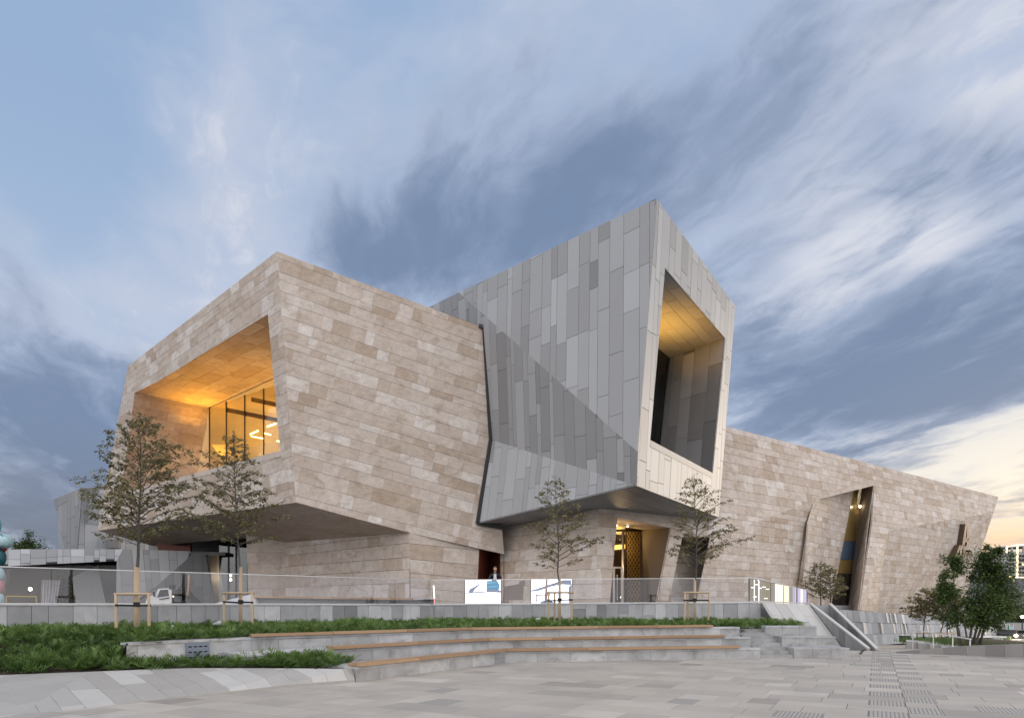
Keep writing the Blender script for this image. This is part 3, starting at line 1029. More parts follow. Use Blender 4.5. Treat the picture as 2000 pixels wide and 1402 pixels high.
letter([[(1874.5, 1023), (1878, 1023), (1873.2, 1064), (1868.3, 1064)], [(1878, 1023), (1881, 1023), (1882, 1065.5), (1876.8, 1065.5), (1877.4, 1040)],
        [(1873.6, 1050), (1881.4, 1050), (1881.5, 1058), (1872.6, 1058)]])
letter([[(1863, 1064), (1866.5, 1064), (1853.5, 1098), (1849.5, 1098)], [(1864.5, 1064), (1869, 1064), (1866, 1100), (1862, 1100)], [(1857.5, 1083), (1866.5, 1083), (1866.2, 1088), (1855.5, 1088)]])
xs = 1870.2
for i, (wd, hh) in enumerate(((1.4, 14), (1.4, 14), (1.2, 8), (1.2, 8), (1.2, 8), (1.2, 8), (1.2, 11), (1.2, 8))):
    yb = 1085
    letter([[(xs, yb - hh), (xs + wd, yb - hh), (xs + wd, yb), (xs, yb)]] + ([[(xs, yb - 2), (xs + 2.2, yb - 2), (xs + 2.2, yb), (xs, yb)]] if i % 2 else [[(xs, yb - hh), (xs + 2.2, yb - hh), (xs + 2.2, yb - hh + 2), (xs, yb - hh + 2)]]), 'small_letter')
    xs += 2.5

# ------------------------------------------------------------------ ribbed plinth under the hall
plinth = thing('ribbed_plinth', 'pale stone retaining wall of slanting ridged panels below the stone hall', 'retaining wall', (34, 60, -1.1))
ptop = [cd(1640, 1190, .5), cd(1676, 1192, -.3), cd(1765, 1199.5, -.2), cd(1872, 1206.5, -.2), cd(1960, 1212, -.2)]
pbot = []
for v in ptop:
    q = Vector((v.x, v.y, -1.15)) - inC * .45
    pbot.append(q)
rng = random.Random(5)
for i in range(4):
    a, b, e, f = ptop[i], ptop[i + 1], pbot[i + 1], pbot[i]
    nn = (b - a).cross(f - a).normalized()
    if nn.dot(EYE - a) < 0: nn = -nn
    core = MB().prism([a - nn * .1, b - nn * .1, e - nn * .1, f - nn * .1], -nn * .4).build('wall_core', M_jointg, plinth)
    ncol = max(3, int((b - a).length / .62))
    for rr in range(3):
        for k in range(ncol):
            k0, k1 = (k + .02) / ncol, (k + .98) / ncol
            sh = (.35 / ncol) * (rr % 2)
            r0, r1 = rr / 3 + .004, (rr + 1) / 3 - .004
            cr_ = [a.lerp(b, k0 + sh).lerp(f.lerp(e, k0), r0), a.lerp(b, min(1, k1 + sh)).lerp(f.lerp(e, min(1, k1)), r0),
                   a.lerp(b, min(1, k1 + sh)).lerp(f.lerp(e, min(1, k1)), r1), a.lerp(b, k0 + sh).lerp(f.lerp(e, k0), r1)]
            p0, p1 = rng.uniform(.0, .03), rng.uniform(.05, .13)
            if rng.random() < .3: p0, p1 = p1, p0
            fr = [cr_[0] + nn * p0, cr_[1] + nn * p1, cr_[2] + nn * p1, cr_[3] + nn * p0]
            bk = [v - nn * .1 for v in cr_]
            mesh_obj('panel', fr + bk, [(0, 1, 2, 3), (0, 4, 5, 1), (1, 5, 6, 2), (2, 6, 7, 3), (3, 7, 4, 0)], M_gran, core, [rng.uniform(.35, .75)] * 5)

# ------------------------------------------------------------------ grey pavilion at the far left
pav = thing('grey_pavilion', 'low grey panelled pavilion with a long canopy at the left behind the glass railing', 'pavilion', (-38, 50, .7))
PP = pln(P(-150, 1072, 46), P(240, 1072, 50), P(240, 1178, 50))
v_ = lambda x, y: on(x, y, PP)
inP = Vector((-PP[0].x, -PP[0].y, 0)).normalized()
if inP.y < 0: inP = -inP
pd = lambda x, y, d: on(x, y, (PP[0], PP[0].dot(v_(x, y) + inP * d)))
pg = lambda g: min(1, max(0, g.gauss(.5, .25)))
pc = lambda polys, seed, nm, mat=M_pale, t=pg, u=(0, 0, 1), f=None, cw=(.35, .95), ln=(1.0, 2.6): clad(pav, nm, polys, u, mat, M_jointg, cw, ln, .022, seed, tone=t, name='panel', rest='panel_cladding', facing=f)
pc([[v_(-150, 1072), v_(240, 1072), v_(228, 1095), v_(-150, 1113)]], 61, 'fascia', ln=(.55, .75), cw=(.3, 1.0))
pc([[v_(228, 1095), v_(240, 1072), v_(372, 1076), v_(366, 1091), v_(300, 1149), v_(226, 1200)]], 62, 'wall', M_panel, lambda g: g.uniform(.25, .8), u=(-.08, 0, 1), ln=(1.4, 3.2))
PP2 = pln(v_(366, 1091), v_(300, 1149), pd(421, 1178, 1.6))
v2 = lambda x, y: on(x, y, PP2)
pc([[v2(366, 1091), v2(376, 1080), v2(401, 1081), v2(422, 1200), v2(243, 1200)]], 63, 'wall', M_panel, lambda g: g.uniform(.2, .6), u=(-.1, 0, 1), ln=(1.4, 3.2))
PP3 = pln(v2(406, 1082), v2(423, 1200), P(441, 1178, v2(423, 1178).y + 2.4))
v3 = lambda x, y: on(x, y, PP3)
pc([[v3(406, 1082), v3(427, 1082), v3(444, 1200), v3(423, 1200)]], 64, 'wall', M_panel, lambda g: g.uniform(.1, .5), u=(-.1, 0, 1), ln=(1.4, 3.2))
MB().prism([v_(-150, 1113) + dn * 0, v_(228, 1095), pd(226, 1098, 5), pd(-150, 1108, 5)], (0, 0, .15)).build('canopy_soffit', M_dark, pav)
MB().prism([pd(-150, 1074, .4), pd(440, 1078, .4), pd(440, 1076, 14), pd(-150, 1073, 14)], (0, 0, -.25)).build('roof', M_conc, pav)
MB().prism([pd(-200, 1085, 5.2), pd(445, 1085, 5.2), pd(445, 1215, 5.2), pd(-200, 1215, 5.2)], inP * .2).build('inner_wall', plain('taupe_wall', (.17, .14, .12), .8), pav)
for q, dpt, mt, nm in (([(140, 1127), (190, 1104), (212, 1200), (152, 1200)], 2.6, M_panel, 'leaning_pier'), ([(192, 1104), (228, 1095), (228, 1200), (213, 1200)], 3.0, M_void, 'dark_bay'),
                       ([(-20, 1110), (17, 1110), (5, 1165), (-20, 1200)], 1.5, M_bldg, 'leaning_pier')):
    MB().prism([pd(x, y, dpt) for x, y in q], inP * .5).build(nm, mt, pav)
cur = MB()  # white folds modelled in place of a reflection in the pavilion glass
for k in range(12):
    x0 = lerp(81, 118, k / 12)
    x1 = lerp(81, 118, (k + 1) / 12)
    cur.prism([pd(x0, 1132, 3.2 + .12 * (k % 2)), pd(x1, 1132, 3.32 - .12 * (k % 2)), pd(lerp(79, 107, (k + 1) / 12), 1200, 3.32 - .12 * (k % 2)), pd(lerp(79, 107, k / 12), 1200, 3.2 + .12 * (k % 2))], inP * .05)
cur.build('reflected_curtain', plain('reflected_white_curtain', (.62, .60, .66), .9), pav)
for k in range(6):
    x0, x1 = lerp(-30, 228, k / 6), lerp(-30, 228, (k + 1) / 6)
    MB().prism([pd(x0 + 1, 1104, 1.2), pd(x1 - 1, 1104, 1.2), pd(x1 - 1, 1200, 1.2), pd(x0 + 1, 1200, 1.2)], inP * .02).build('pane', M_guard, pav)
gl_ = pd(59, 1150, 2.2)
MB().lathe(gl_, [(.03, -.12), (.11, -.06), (.11, .06), (.03, .12)], 10).build('globe_lamp', M_bulb, pav)
MB().bar(pd(65, 1152, 2.2), pd(76, 1160, 2.4), .05).bar(pd(76, 1160, 2.4), pd(77, 1200, 2.4), .06).build('lamp_arm', M_dark, pav)
finish_clad(pav)

# panelled tower behind the pavilion
tow = thing('grey_tower', 'angular grey panelled tower rising behind the canopy at far left', 'tower', (-50, 62, 4))
T1 = pln(P(105, 975, 66), P(160, 953, 62), P(150, 1080, 62))
t1_ = lambda x, y: on(x, y, T1)
T2 = pln(P(160, 953, 62), P(150, 1080, 62), P(250, 1080, 66))
t2_ = lambda x, y: on(x, y, T2)
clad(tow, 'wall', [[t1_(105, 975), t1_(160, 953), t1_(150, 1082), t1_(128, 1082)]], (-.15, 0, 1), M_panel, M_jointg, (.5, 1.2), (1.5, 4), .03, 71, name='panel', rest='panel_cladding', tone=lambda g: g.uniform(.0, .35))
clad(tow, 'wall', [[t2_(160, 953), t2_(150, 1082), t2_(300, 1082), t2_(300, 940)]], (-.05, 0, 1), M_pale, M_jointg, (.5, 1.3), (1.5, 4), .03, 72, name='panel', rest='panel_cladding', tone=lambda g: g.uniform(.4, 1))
MB().prism([t2_(161.5, 955), t2_(174, 956), t2_(172.5, 1020)], Vector((.3, -.9, 0))).build('folded_facet', M_panel, tow)
MB().prism([t2_(212, 1055), t2_(236, 1053), t2_(237, 1071), t2_(214, 1071)], Vector((.1, -.6, 0))).build('folded_facet', M_panel, tow)
MB().prism([t1_(105, 975), t1_(160, 953), t2_(300, 940), P(300, 945, 90), P(110, 975, 90)], (0, 0, -.3)).build('roof', M_conc, tow)
MB().prism([t1_(105.5, 976), t1_(128, 1082), P(118, 1090, 90), P(110, 976, 90)], (.2, .1, 0)).build('side_wall', M_panel, tow)
finish_clad(tow)

# rust red strip and lobby under the overhang
lob = thing('glazed_lobby', 'dark glazed lobby under the stone overhang with two hanging lamps', 'lobby', (-26, 57, 1))
MB().prism([P(425, 1060, 57), P(490, 1050, 57), P(490, 1195, 57), P(425, 1195, 57)], (0, .3, 0)).build('back_wall', M_void, lob)
MB().prism([P(374, 1081, 54.5), P(430, 1070, 54.5), P(430, 1083, 54.5), P(405, 1086, 54.5)], (0, .5, 0)).build('dark_canopy', M_void, lob)
MB().prism([P(290, 1040, 60), P(440, 1040, 60), P(440, 1200, 60), P(290, 1200, 60)], (0, .3, 0)).build('link_wall', M_panel, lob)
MB().prism([P(306, 1060, 56), P(372, 1060, 56), P(372, 1076, 56), P(309, 1076, 56)], (0, .3, 0)).build('rust_panel', M_red, lob)
for xa, xb in ((428, 446), (447, 461), (462, 484)):
    MB().prism([P(xa, 1060, 53.5), P(xb, 1060, 53.5), P(xb, 1195, 53.5), P(xa, 1195, 53.5)], (0, .03, 0)).build('pane', M_tint, lob)
    MB().bar(P(xb + .5, 1060, 53.5), P(xb + .5, 1195, 53.5), .12).build('mullion', M_dark, lob)
for y in (1123, 1131.5):
    MB().lathe(P(450, y, 55), [(.04, -.12), (.12, -.05), (.12, .06), (.04, .12)], 10).build('pendant_lamp', M_bulb, lob)
MB().prism([P(445, 1120, 56.8), P(460, 1120, 56.8), P(460, 1137, 56.8), P(445, 1137, 56.8)], (0, .1, 0)).build('lit_panel', plain('ochre_panel', (.34, .25, .10), .6), lob)
lamp('pendant_light', P(450, 1128, 54.5), 30, (1, .72, .4), .1, 'POINT', parent=lob)
MB().bar(P(463, 1136, 54.2), P(463, 1180, 54.2), .12).bar(P(477, 1136, 54.2), P(477, 1180, 54.2), .12).build('white_post', M_white, lob)

# ================================================================== GROUND
def sheet(name, poly, mat, kind='structure', thick=.3):
    return MB().prism([Vector(p) for p in poly], (0, 0, -thick)).build(name, mat, None, kind=kind)


sheet('ground', [(-2500, -2500, -1.25), (2500, -2500, -1.25), (2500, 2500, -1.25), (-2500, 2500, -1.25)], M_ground, thick=1)
TZ = 1.71
Wl = [Vector((-20.5, 15.0, 0)), Vector((-3.6, 31.0, 0)), Vector((11.1, 30.5, 0))]
CAPZ = [1.73, 1.745, 1.84]
sheet('terrace', [(-11.4, 23.9, TZ), (-3.6, 31.2, TZ), (11.1, 30.8, TZ), (13.4, 31.0, TZ), (14.6, 31.0, TZ), (15.5, 41, TZ), (30, 56, TZ), (30, 62, TZ), (-22, 64, TZ), (-18, 46, TZ)], M_gran, thick=2.95)
sheet('court', [(-20.5, 15.3, 1.0), (-11.4, 23.8, 1.0), (-18, 46, 1.0), (-22, 64, 1.0), (-90, 70, 1.0), (-90, 15.3, 1.0)], M_asph)

# paving of the plaza
plaza = thing('plaza', None, None, (0, 0, 0))
plaza["kind"] = 'structure'
bed = MB().prism([Vector(p) for p in ((-70, -60, -.035), (70, -60, -.035), (70, 25.6, -.035), (-70, 25.6, -.035))], (0, 0, -.5)).build('paving_bed', M_jointp, plaza)
m, n, b, o_ = new_mat('ribbed_paving')
p_ = pos_of(n)
uu = n.vm('DOT_PRODUCT', p_, (.883, -.47, 0))
stripe = n.m('FRACT', n.m('MULTIPLY', uu, 17.0))
st = n.ss(n.m('ABSOLUTE', n.m('SUBTRACT', stripe, .5)), .12, .22)
n1 = n.noise(p_, 9, 4, .6)
n.t.links.new(n.mix(st, n.mix(n1, (.20, .186, .168), (.24, .222, .20)), n.mix(n1, (.31, .295, .275), (.38, .36, .34))), b.inputs['Base Color'])  # shade in the grooves is painted into the colour
b.inputs['Roughness'].default_value = .7
bump(n, b, st, .8, .01)
M_rib = m
U2, V2 = (.883, -.47), (.47, .883)
regions = [[(-9.9, 8.6), (9.2, 8.6), (15, 17), (-2.5, 16.9), (-9.9, 8.9)], [(-2.5, 16.9), (15, 17), (18.7, 22.15), (8.3, 22.15), (-.1, 20.5)], [(11.0, 22.15), (18.7, 22.15), (21, 25.55), (11.0, 25.55)]]
rng = random.Random(77)
rows, vv = [], 0.0
vmin, vmax = 2.0, 34.0
vv = vmin
ri = 0
POOL[plaza.name] = []
while vv < vmax:
    hgt = .70
    uu_ = -26.0 - rng.random()
    cols = []
    fixed = [(-.10, .46), ] if ri % 2 == 0 else [(.47, .95), ]
    # scattered darker columns echoing across the square
    while uu_ < 22:
        w = rng.choice((.46, .56, .7, .9, 1.1, 1.4))
        if uu_ < fixed[0][0] < uu_ + w + .25: w = fixed[0][0] - uu_
        kind = 'p'
        if abs(uu_ - fixed[0][0]) < 1e-6: w = fixed[0][1] - fixed[0][0]; kind = 'r'
        if w > .04: cols.append((uu_, w, kind))
        uu_ += w
    for u0, w, kind in cols:
        if kind == 'r':
            tn, mt = .5, M_rib
        else:
            q = rng.random()
            tn, mt = (rng.uniform(.10, .25) if q < .07 else rng.uniform(.32, .48) if q < .25 else rng.uniform(.5, .72) if q < .88 else rng.uniform(.75, .95)), M_paver
            if rng.random() < .008: mt = M_rib
        gp_ = .009
        rect = [(u0 + gp_ / 2, vv + gp_ / 2), (u0 + w - gp_ / 2, vv + gp_ / 2), (u0 + w - gp_ / 2, vv + hgt - gp_ / 2), (u0 + gp_ / 2, vv + hgt - gp_ / 2)]
        xy = [(a * U2[0] + bb * V2[0], a * U2[1] + bb * V2[1]) for a, bb in rect]
        for rg in regions:
            cc = clip_convex(xy, rg)
            if len(cc) < 3 or poly_area(cc) < .01: continue
            zz = rng.uniform(-.0015, .0015)
            f = [Vector((x, y, zz)) for x, y in cc]
            bk = [Vector((x, y, -.04)) for x, y in cc]
            mm = len(cc)
            pp = [px_of(e) for e in f]
            if all(x < -40 for x, y in pp) or all(x > 2040 for x, y in pp) or all(y > 1440 for x, y in pp): continue
            POOL[plaza.name].append((poly_area(pp), f + bk, [tuple(range(mm))] + [(i, mm + i, mm + (i + 1) % mm, (i + 1) % mm) for i in range(mm)], tn, bed, mt, 'paving_slab', 'distant_paving'))
    vv += hgt
    ri += 1
finish_clad(plaza)
# plain slabs further out, beyond the frame, so the square carries on
# sloping path down beside the hall
ramp = thing('sloping_path', None, None, (16, 26, 0))
ramp["kind"] = 'structure'
rp = [Vector((12.5, 25.6, -.004)), Vector((24.5, 25.6, -.004)), Vector((44, 50, -1.18)), Vector((12.5, 50, -1.18))]
clad(ramp, 'path_bed', [rp], (.883, -.47, 0), M_paver, M_jointp, (.7, .7), (.9, 1.8), .012, 91, name='paving_slab', rest='distant_paving', tone=lambda g: g.uniform(.45, .85), facing=Vector((0, 0, 1)))
finish_clad(ramp, 120)
MB().prism([rp[1] + Vector((0, 0, -.05)), Vector((70, 25.6, -.05)), Vector((70, 50, -1.22)), rp[2] + Vector((0, 0, -.05))], (0, 0, -.2)).build('lower_ground', M_asph, None, kind='structure')
MB().bar(G(1680, 1277), P(1699, 1252, 33.0), .10, .02).build('drain_channel', M_dark, ramp)

# ================================================================== RETAINING WALL AND GLASS RAILING
rwall = thing('retaining_wall', 'long low terrace wall of alternating grey granite slabs behind the juniper bed', 'retaining wall', (-3.6, 31, .3))
gt = lambda g: min(1, max(0, g.choice((.2, .45, .5, .6, .7, .9)) + g.uniform(-.08, .08)))
for i in range(2):
    a, bb = Wl[i], Wl[i + 1]
    clad(rwall, 'wall_core', [[Z(a, .2), Z(bb, .2), Z(bb, CAPZ[i + 1] - .05), Z(a, CAPZ[i] - .05)]], (0, 0, 1), M_gran, M_jointg, (.40, .66), (8, 8), .012, 101 + i, name='slab', rest='slab_rest', tone=gt)
    L_ = (bb - a).length
    k, nn = 0, int(L_ / 1.6)
    d = (bb - a).normalized()
    pr = Vector((d.y, -d.x, 0))
    for k in range(nn):
        p, q = a + (bb - a) * (k / nn) + d * .004, a + (bb - a) * ((k + 1) / nn) - d * .004
        zp, zq = lerp(CAPZ[i], CAPZ[i + 1], k / nn), lerp(CAPZ[i], CAPZ[i + 1], (k + 1) / nn)
        MB().prism([Z(p + pr * .02, zp - .045), Z(q + pr * .02, zq - .045), Z(q - pr * .3, zq - .045), Z(p - pr * .3, zp - .045)], (0, 0, .045), tone=rng.uniform(.6, .8)).build('coping', M_gran, rwall)
    # end cap of the right run
MB().prism([Z(Wl[2], -.1), Z(Wl[2], 1.78), Z(Wl[2], 1.78) + Vector((-.05, .35, 0)), Z(Wl[2], -.1) + Vector((-.05, .35, 0))], (.03, 0, 0), tone=.2).build('end_slab', M_gran, rwall)
finish_clad(rwall)


def railing(nm, label, pts, zs, hs, plen):
    root = thing(nm, label, 'glass railing', Z(pts[0], zs[0]))
    for i in range(len(pts) - 1):
        a, bb = pts[i], pts[i + 1]
        d = (bb - a).normalized()
        n_ = max(1, round((bb - a).length / plen))
        for k in range(n_):
            k0, k1 = k / n_, (k + 1) / n_
            p, q = a.lerp(bb, k0) + d * .008, a.lerp(bb, k1) - d * .008
            z0, z1 = lerp(zs[i], zs[i + 1], k0), lerp(zs[i], zs[i + 1], k1)
            h0, h1 = lerp(hs[i], hs[i + 1], k0), lerp(hs[i], hs[i + 1], k1)
            MB().prism([Z(p, z0), Z(q, z1), Z(q, z1 + h1), Z(p, z0 + h0)], Vector((-d.y, d.x, 0)) * .016).build('pane', M_rail_glass, root)
        MB().bar(Z(a, zs[i] + hs[i]), Z(bb, zs[i + 1] + hs[i + 1]), .035, .03).build('top_rail', M_steel, root)
        MB().bar(Z(a, zs[i] + .01), Z(bb, zs[i + 1] + .01), .07, .06).build('base_channel', M_steel, root)
    return root


off = Vector((-.1, .14, 0))
railing('glass_railing', 'clear glass railing on the left run of the terrace wall', [Wl[0] + off, Wl[1] + off], [1.73, 1.745], [1.12, 1.12], 2.9)
railing('glass_railing', 'clear glass railing on the straight terrace wall in front of the entrance', [Wl[1] + off + Vector((.1, 0, 0)), Wl[2] + off], [1.745, 1.84], [1.12, 1.10], 2.6)
railing('glass_railing', 'sloping glass railing at the head of the paved bank before the window reflection strips', [Vector((10.7, 30.75, 0)), Vector((13.5, 31.2, 0))], [1.88, 1.80], [1.10, .60], 1.5)

# ================================================================== PAVED BANK, STAIR PARAPETS
bank = thing('paved_bank', 'pale sloping bank of long stone slabs to the right of the juniper bed', 'bank', (12, 28, .8))
BA, BB, BC = Vector((11.14, 30.45, 1.83)), Vector((13.46, 30.95, 1.76)), Vector((13.44, 27.85, .0))
PB = pln(BA, BB, BC)
zB = lambda x, y: (PB[1] - PB[0].x * x - PB[0].y * y) / PB[0].z
BE = Vector((11.1, 27.3, zB(11.1, 27.3)))
clad(bank, 'bank_bed', [[BA, BB, BC, BE]], BC - BB, M_skirt, M_jointp, (.40, .62), (2.2, 4.2), .014, 111, name='slab', rest='slab_rest', tone=lambda g: g.uniform(.6, 1.0), facing=Vector((0, 0, 1)))
finish_clad(bank)
MB().prism([Vector((10.95, 24.6, -.05)), Vector((11.3, 28.6, -.05)), Vector((11.3, 28.6, .9)), Vector((10.95, 24.6, .9))], (-.12, .01, 0), tone=.6).build('planter_edge', M_gran, bank)


def parapet(label, a, bb, za, zb_, foot):
    root = thing('stair_parapet', label, 'parapet', Z(bb, 0), 'parapets of the stair')
    d = (bb - a)
    L_ = d.length
    pr = Vector((d.y, -d.x, 0)).normalized() * .055
    n_ = 9
    for k in range(n_):
        p, q = a + d * (k / n_) , a + d * ((k + 1) / n_)
        z0, z1 = lerp(za, zb_, k / n_) - .03, lerp(za, zb_, (k + 1) / n_) - .03
        g = d.normalized() * .004
        MB().prism([Z(p + pr + g, foot), Z(q + pr - g, foot), Z(q + pr - g, max(z1, foot + .02)), Z(p + pr + g, z0)], -pr * 2, tone=rng.choice((.1, .3, .35, .45))).build('slab', M_gran, root)
    MB().bar(Z(a, za), Z(bb, zb_ + .0), .13, .05, tone=1).build('coping', M_skirt, root)
    return root


parapet('nearer sloping stair parapet with a pale cap beside the paved bank', Vector((13.55, 31.0, 0)), Vector((13.52, 25.9, 0)), 1.80, .08, -.06)
parapet('farther sloping stair parapet with a pale cap beside the ribbed wall', Vector((14.45, 31.0, 0)), Vector((13.85, 25.9, 0)), 1.78, .06, -.1)
stair = thing('ramp_steps', 'narrow granite stair between the two sloping parapets', 'steps', (14, 28, 0))
for k in range(10):
    MB().box((13.98 + .012 * (9 - k), 26.3 + k * .47, -.42 + k * .17 - .3), (.72 + .012 * k, .47, .6), tone=.4).build('step', M_gran, stair)
MB().box((14.0, 31.3, 1.25), (.9, .5, .6), tone=.5).build('landing', M_gran, stair)

# ================================================================== SEATING TIERS
T = [[Vector((-3.45, 15.2, 0)), Vector((-.2, 20.3, 0)), Vector((8.0, 22.0, 0))],
     [Vector((-6.27, 15.8, 0)), Vector((-.72, 20.72, 0)), Vector((7.97, 22.8, 0))],
     [Vector((-8.75, 15.55, 0)), Vector((-6.85, 17.9, 0)), Vector((-1.25, 21.1, 0)), Vector((7.85, 23.55, 0))]]
TZS = [[.335, .335, .335], [.565, .63, .65], [.85, .87, .94, .965]]
BK = [Vector((-1.2, 1.35, 0)), Vector((-1.1, 1.35, 0)), Vector((-.28, .36, 0))]
BEN = [((697, 1292), (1443, 1266)), ((648, 1264), (1414, 1243)), ((488, 1243), (1390, 1221))]
words = ['lowest', 'middle', 'top']


def strip_quad(p, q, zp, zq, inner, outer, top, th, tone, parent, nm, mat):
    d = (q - p).normalized()
    inn = Vector((-d.y, d.x, 0))
    a, bb = p + d * .003, q - d * .003
    return MB().prism([Z(a - inn * outer, zp + top - th), Z(bb - inn * outer, zq + top - th), Z(bb + inn * inner, zq + top - th), Z(a + inn * inner, zp + top - th)], (0, 0, th), tone).build(nm, mat, parent)


for k in range(3):
    root = thing('seating_tier', '%s granite seating step curving round the plaza' % words[k], 'seating tier', T[k][1], 'seating tiers')
    pts, zs = T[k], TZS[k]
    sh_ = Vector((-.03, .035, 0))
    cm = MB()
    for i in range(len(pts) - 1):
        f4 = [pts[i] + sh_, pts[i + 1] + sh_, pts[i + 1] + BK[k], pts[i] + BK[k]]
        z4 = [zs[i], zs[i + 1], zs[i + 1], zs[i]]
        cm.add([Z(v, -.3) for v in f4] + [Z(v, z - .062) for v, z in zip(f4, z4)], [(3, 2, 1, 0), (4, 5, 6, 7), (0, 1, 5, 4), (1, 2, 6, 5), (2, 3, 7, 6), (3, 0, 4, 7)])
    core = cm.build('tier_core', M_jointg, root)
    for i in range(len(pts) - 1):
        lo = -.02 if k == 0 else 0.0 if (i == 0 or k == 2 and i == 1) else T[k - 1] and TZS[k - 1][0] - .1
        wall_p = [[Z(pts[i], lo), Z(pts[i + 1], lo), Z(pts[i + 1], zs[i + 1] - .06), Z(pts[i], zs[i] - .06)]]
        clad(root, 'front_face', wall_p, Vector((0, 0, 1)), M_granw, M_jointg, (.95, 1.5), (4, 4), .007, 120 + 10 * k + i, name='slab', rest='slab_rest',
             tone=lambda g: min(1, max(0, g.gauss(.62, .16))), wall=core, depth=.02)
        L_ = (pts[i + 1] - pts[i]).length
        n_ = max(1, int(L_ / 1.3))
        for j in range(n_):
            p, q = pts[i].lerp(pts[i + 1], j / n_), pts[i].lerp(pts[i + 1], (j + 1) / n_)
            zp, zq = lerp(zs[i], zs[i + 1], j / n_), lerp(zs[i], zs[i + 1], (j + 1) / n_)
            strip_quad(p, q, zp, zq, .42, .02, 0, .06, rng.uniform(.6, .9), root, 'coping', M_granw)
            if k < 2: strip_quad(p, q, zp, zq, 1.15, -.425, -.006, .05, rng.uniform(.55, .8), root, 'tread_slab', M_granw)
    MB().prism([Z(pts[0], -.02), Z(pts[0] + BK[k], -.02), Z(pts[0] + BK[k], zs[0] - .062), Z(pts[0], zs[0] - .062)], (-.02, -.012, 0), tone=.6).build('end_slab', M_granw, root)

    def cutseg(i, px):
        s0, s1 = pts[i], pts[i + 1]
        kx = (px - 1000) / FPX
        t = min(1, max(0, (kx * s0.y - s0.x) / ((s1.x - s0.x) - kx * (s1.y - s0.y))))
        return s0.lerp(s1, t), lerp(zs[i], zs[i + 1], t)
    if k == 2:
        # louvred service panel set in the face
        (a_, za), (b_, zb2) = cutseg(0, 362), cutseg(0, 408)
        d = (b_ - a_).normalized()
        pr = Vector((d.y, -d.x, 0))
        vp = MB().prism([Z(a_, .30) + pr * .012, Z(b_, .30) + pr * .012, Z(b_, .79) + pr * .012, Z(a_, .79) + pr * .012], pr * .02, tone=.5).build('service_panel', plain('grey_metal_panel', (.20, .23, .28), .45, .3), root)
        for rr in range(3):
            for cc_ in range(4):
                ct = a_.lerp(b_, .17 + .22 * cc_)
                z_ = .68 - rr * .13
                MB().prism([Z(ct, z_) + pr * .033 - d * .04, Z(ct, z_) + pr * .033 + d * .04, Z(ct, z_ + .03) + pr * .045 + d * .04, Z(ct, z_ + .03) + pr * .045 - d * .04], pr * .004).build('louvre', M_void, vp)
    finish_clad(root)
    # timber bench on the edge
    bench = thing('timber_bench', 'long timber bench strip on the %s seating step' % words[k], 'bench', Z(T[k][1], zs[1]), 'timber benches on the seating steps')
    (xa, ya), (xb, yb) = BEN[k]
    m_ = len(pts) - 2
    pa, za = cutseg(m_ - 1, xa)
    pb2, zb2 = cutseg(m_, xb)
    for (p, zp), (q, zq) in (((pa, za), (pts[m_], zs[m_])), ((pts[m_], zs[m_]), (pb2, zb2))):
        d = (q - p).normalized()
        pr = Vector((d.y, -d.x, 0))
        n_ = max(1, round((q - p).length / 2.2))
        for j in range(n_):
            for w_i in range(3):
                o0 = pr * (.045 - .135 * w_i)
                a_ = p.lerp(q, j / n_) + d * .006 + o0
                b_ = p.lerp(q, (j + 1) / n_) - d * .006 + o0
                MB().bar(Z(a_, lerp(zp, zq, j / n_) + .045), Z(b_, lerp(zp, zq, (j + 1) / n_) + .045), .125, .07, tone=rng.uniform(.25, .8)).build('plank', M_wood, bench)

# end blocks and steps on the right
blk = [((9.08, 10.87), 22.0, .335, 1.0), ((9.08, 10.9), 23.0, .655, 1.0), ((8.88, 10.68), 23.95, .985, .7)]
for k, ((xa, xb), D, zt, dp) in enumerate(blk):
    root = thing('granite_block', '%s pale granite seating block right of the steps' % words[k], 'block', ((xa + xb) / 2, D, 0), 'seating blocks beside the steps')
    zl = -.02 if k == 0 else blk[k - 1][2] - .03
    bxx = MB().prism([Vector((xa, D, zl)), Vector((xb, D, zl)), Vector((xb, D + dp + .4, zl)), Vector((xa, D + dp + .4, zl))], (0, 0, zt - .05 - zl), tone=.45).build('block_body', M_granw, root)
    nb = 3
    for j in range(nb):
        x0, x1 = lerp(xa, xb, j / nb) + .004, lerp(xa, xb, (j + 1) / nb) - .004
        MB().box(((x0 + x1) / 2, D - .008, (zl + zt - .05) / 2), (x1 - x0, .02, zt - .055 - zl), tone=rng.uniform(.3, .6)).build('slab', M_granw, root)
        MB().box(((x0 + x1) / 2, D + dp / 2 - .02, zt - .025), (x1 - x0, dp + .02, .05), tone=rng.uniform(.5, .75)).build('coping', M_granw, root)
steps = thing('granite_steps', 'short granite steps between the seating tiers and the end blocks', 'steps', (8.5, 22.5, 0))
fl_ = [(8.0, 9.08, 22.02, 0, .335), (7.97, 9.08, 23.02, .335, .655), (7.85, 8.88, 23.9, .655, .96)]
for xa, xb, D, z0, z1 in fl_:
    for j in range(3):
        zt = z0 + (z1 - z0) * (j + 1) / 3
        MB().box(((xa + xb) / 2, D + .29 * j + .5, zt - .15), (xb - xa - .01, 1.0, .3), tone=rng.uniform(.2, .45)).build('step', M_granw, steps)

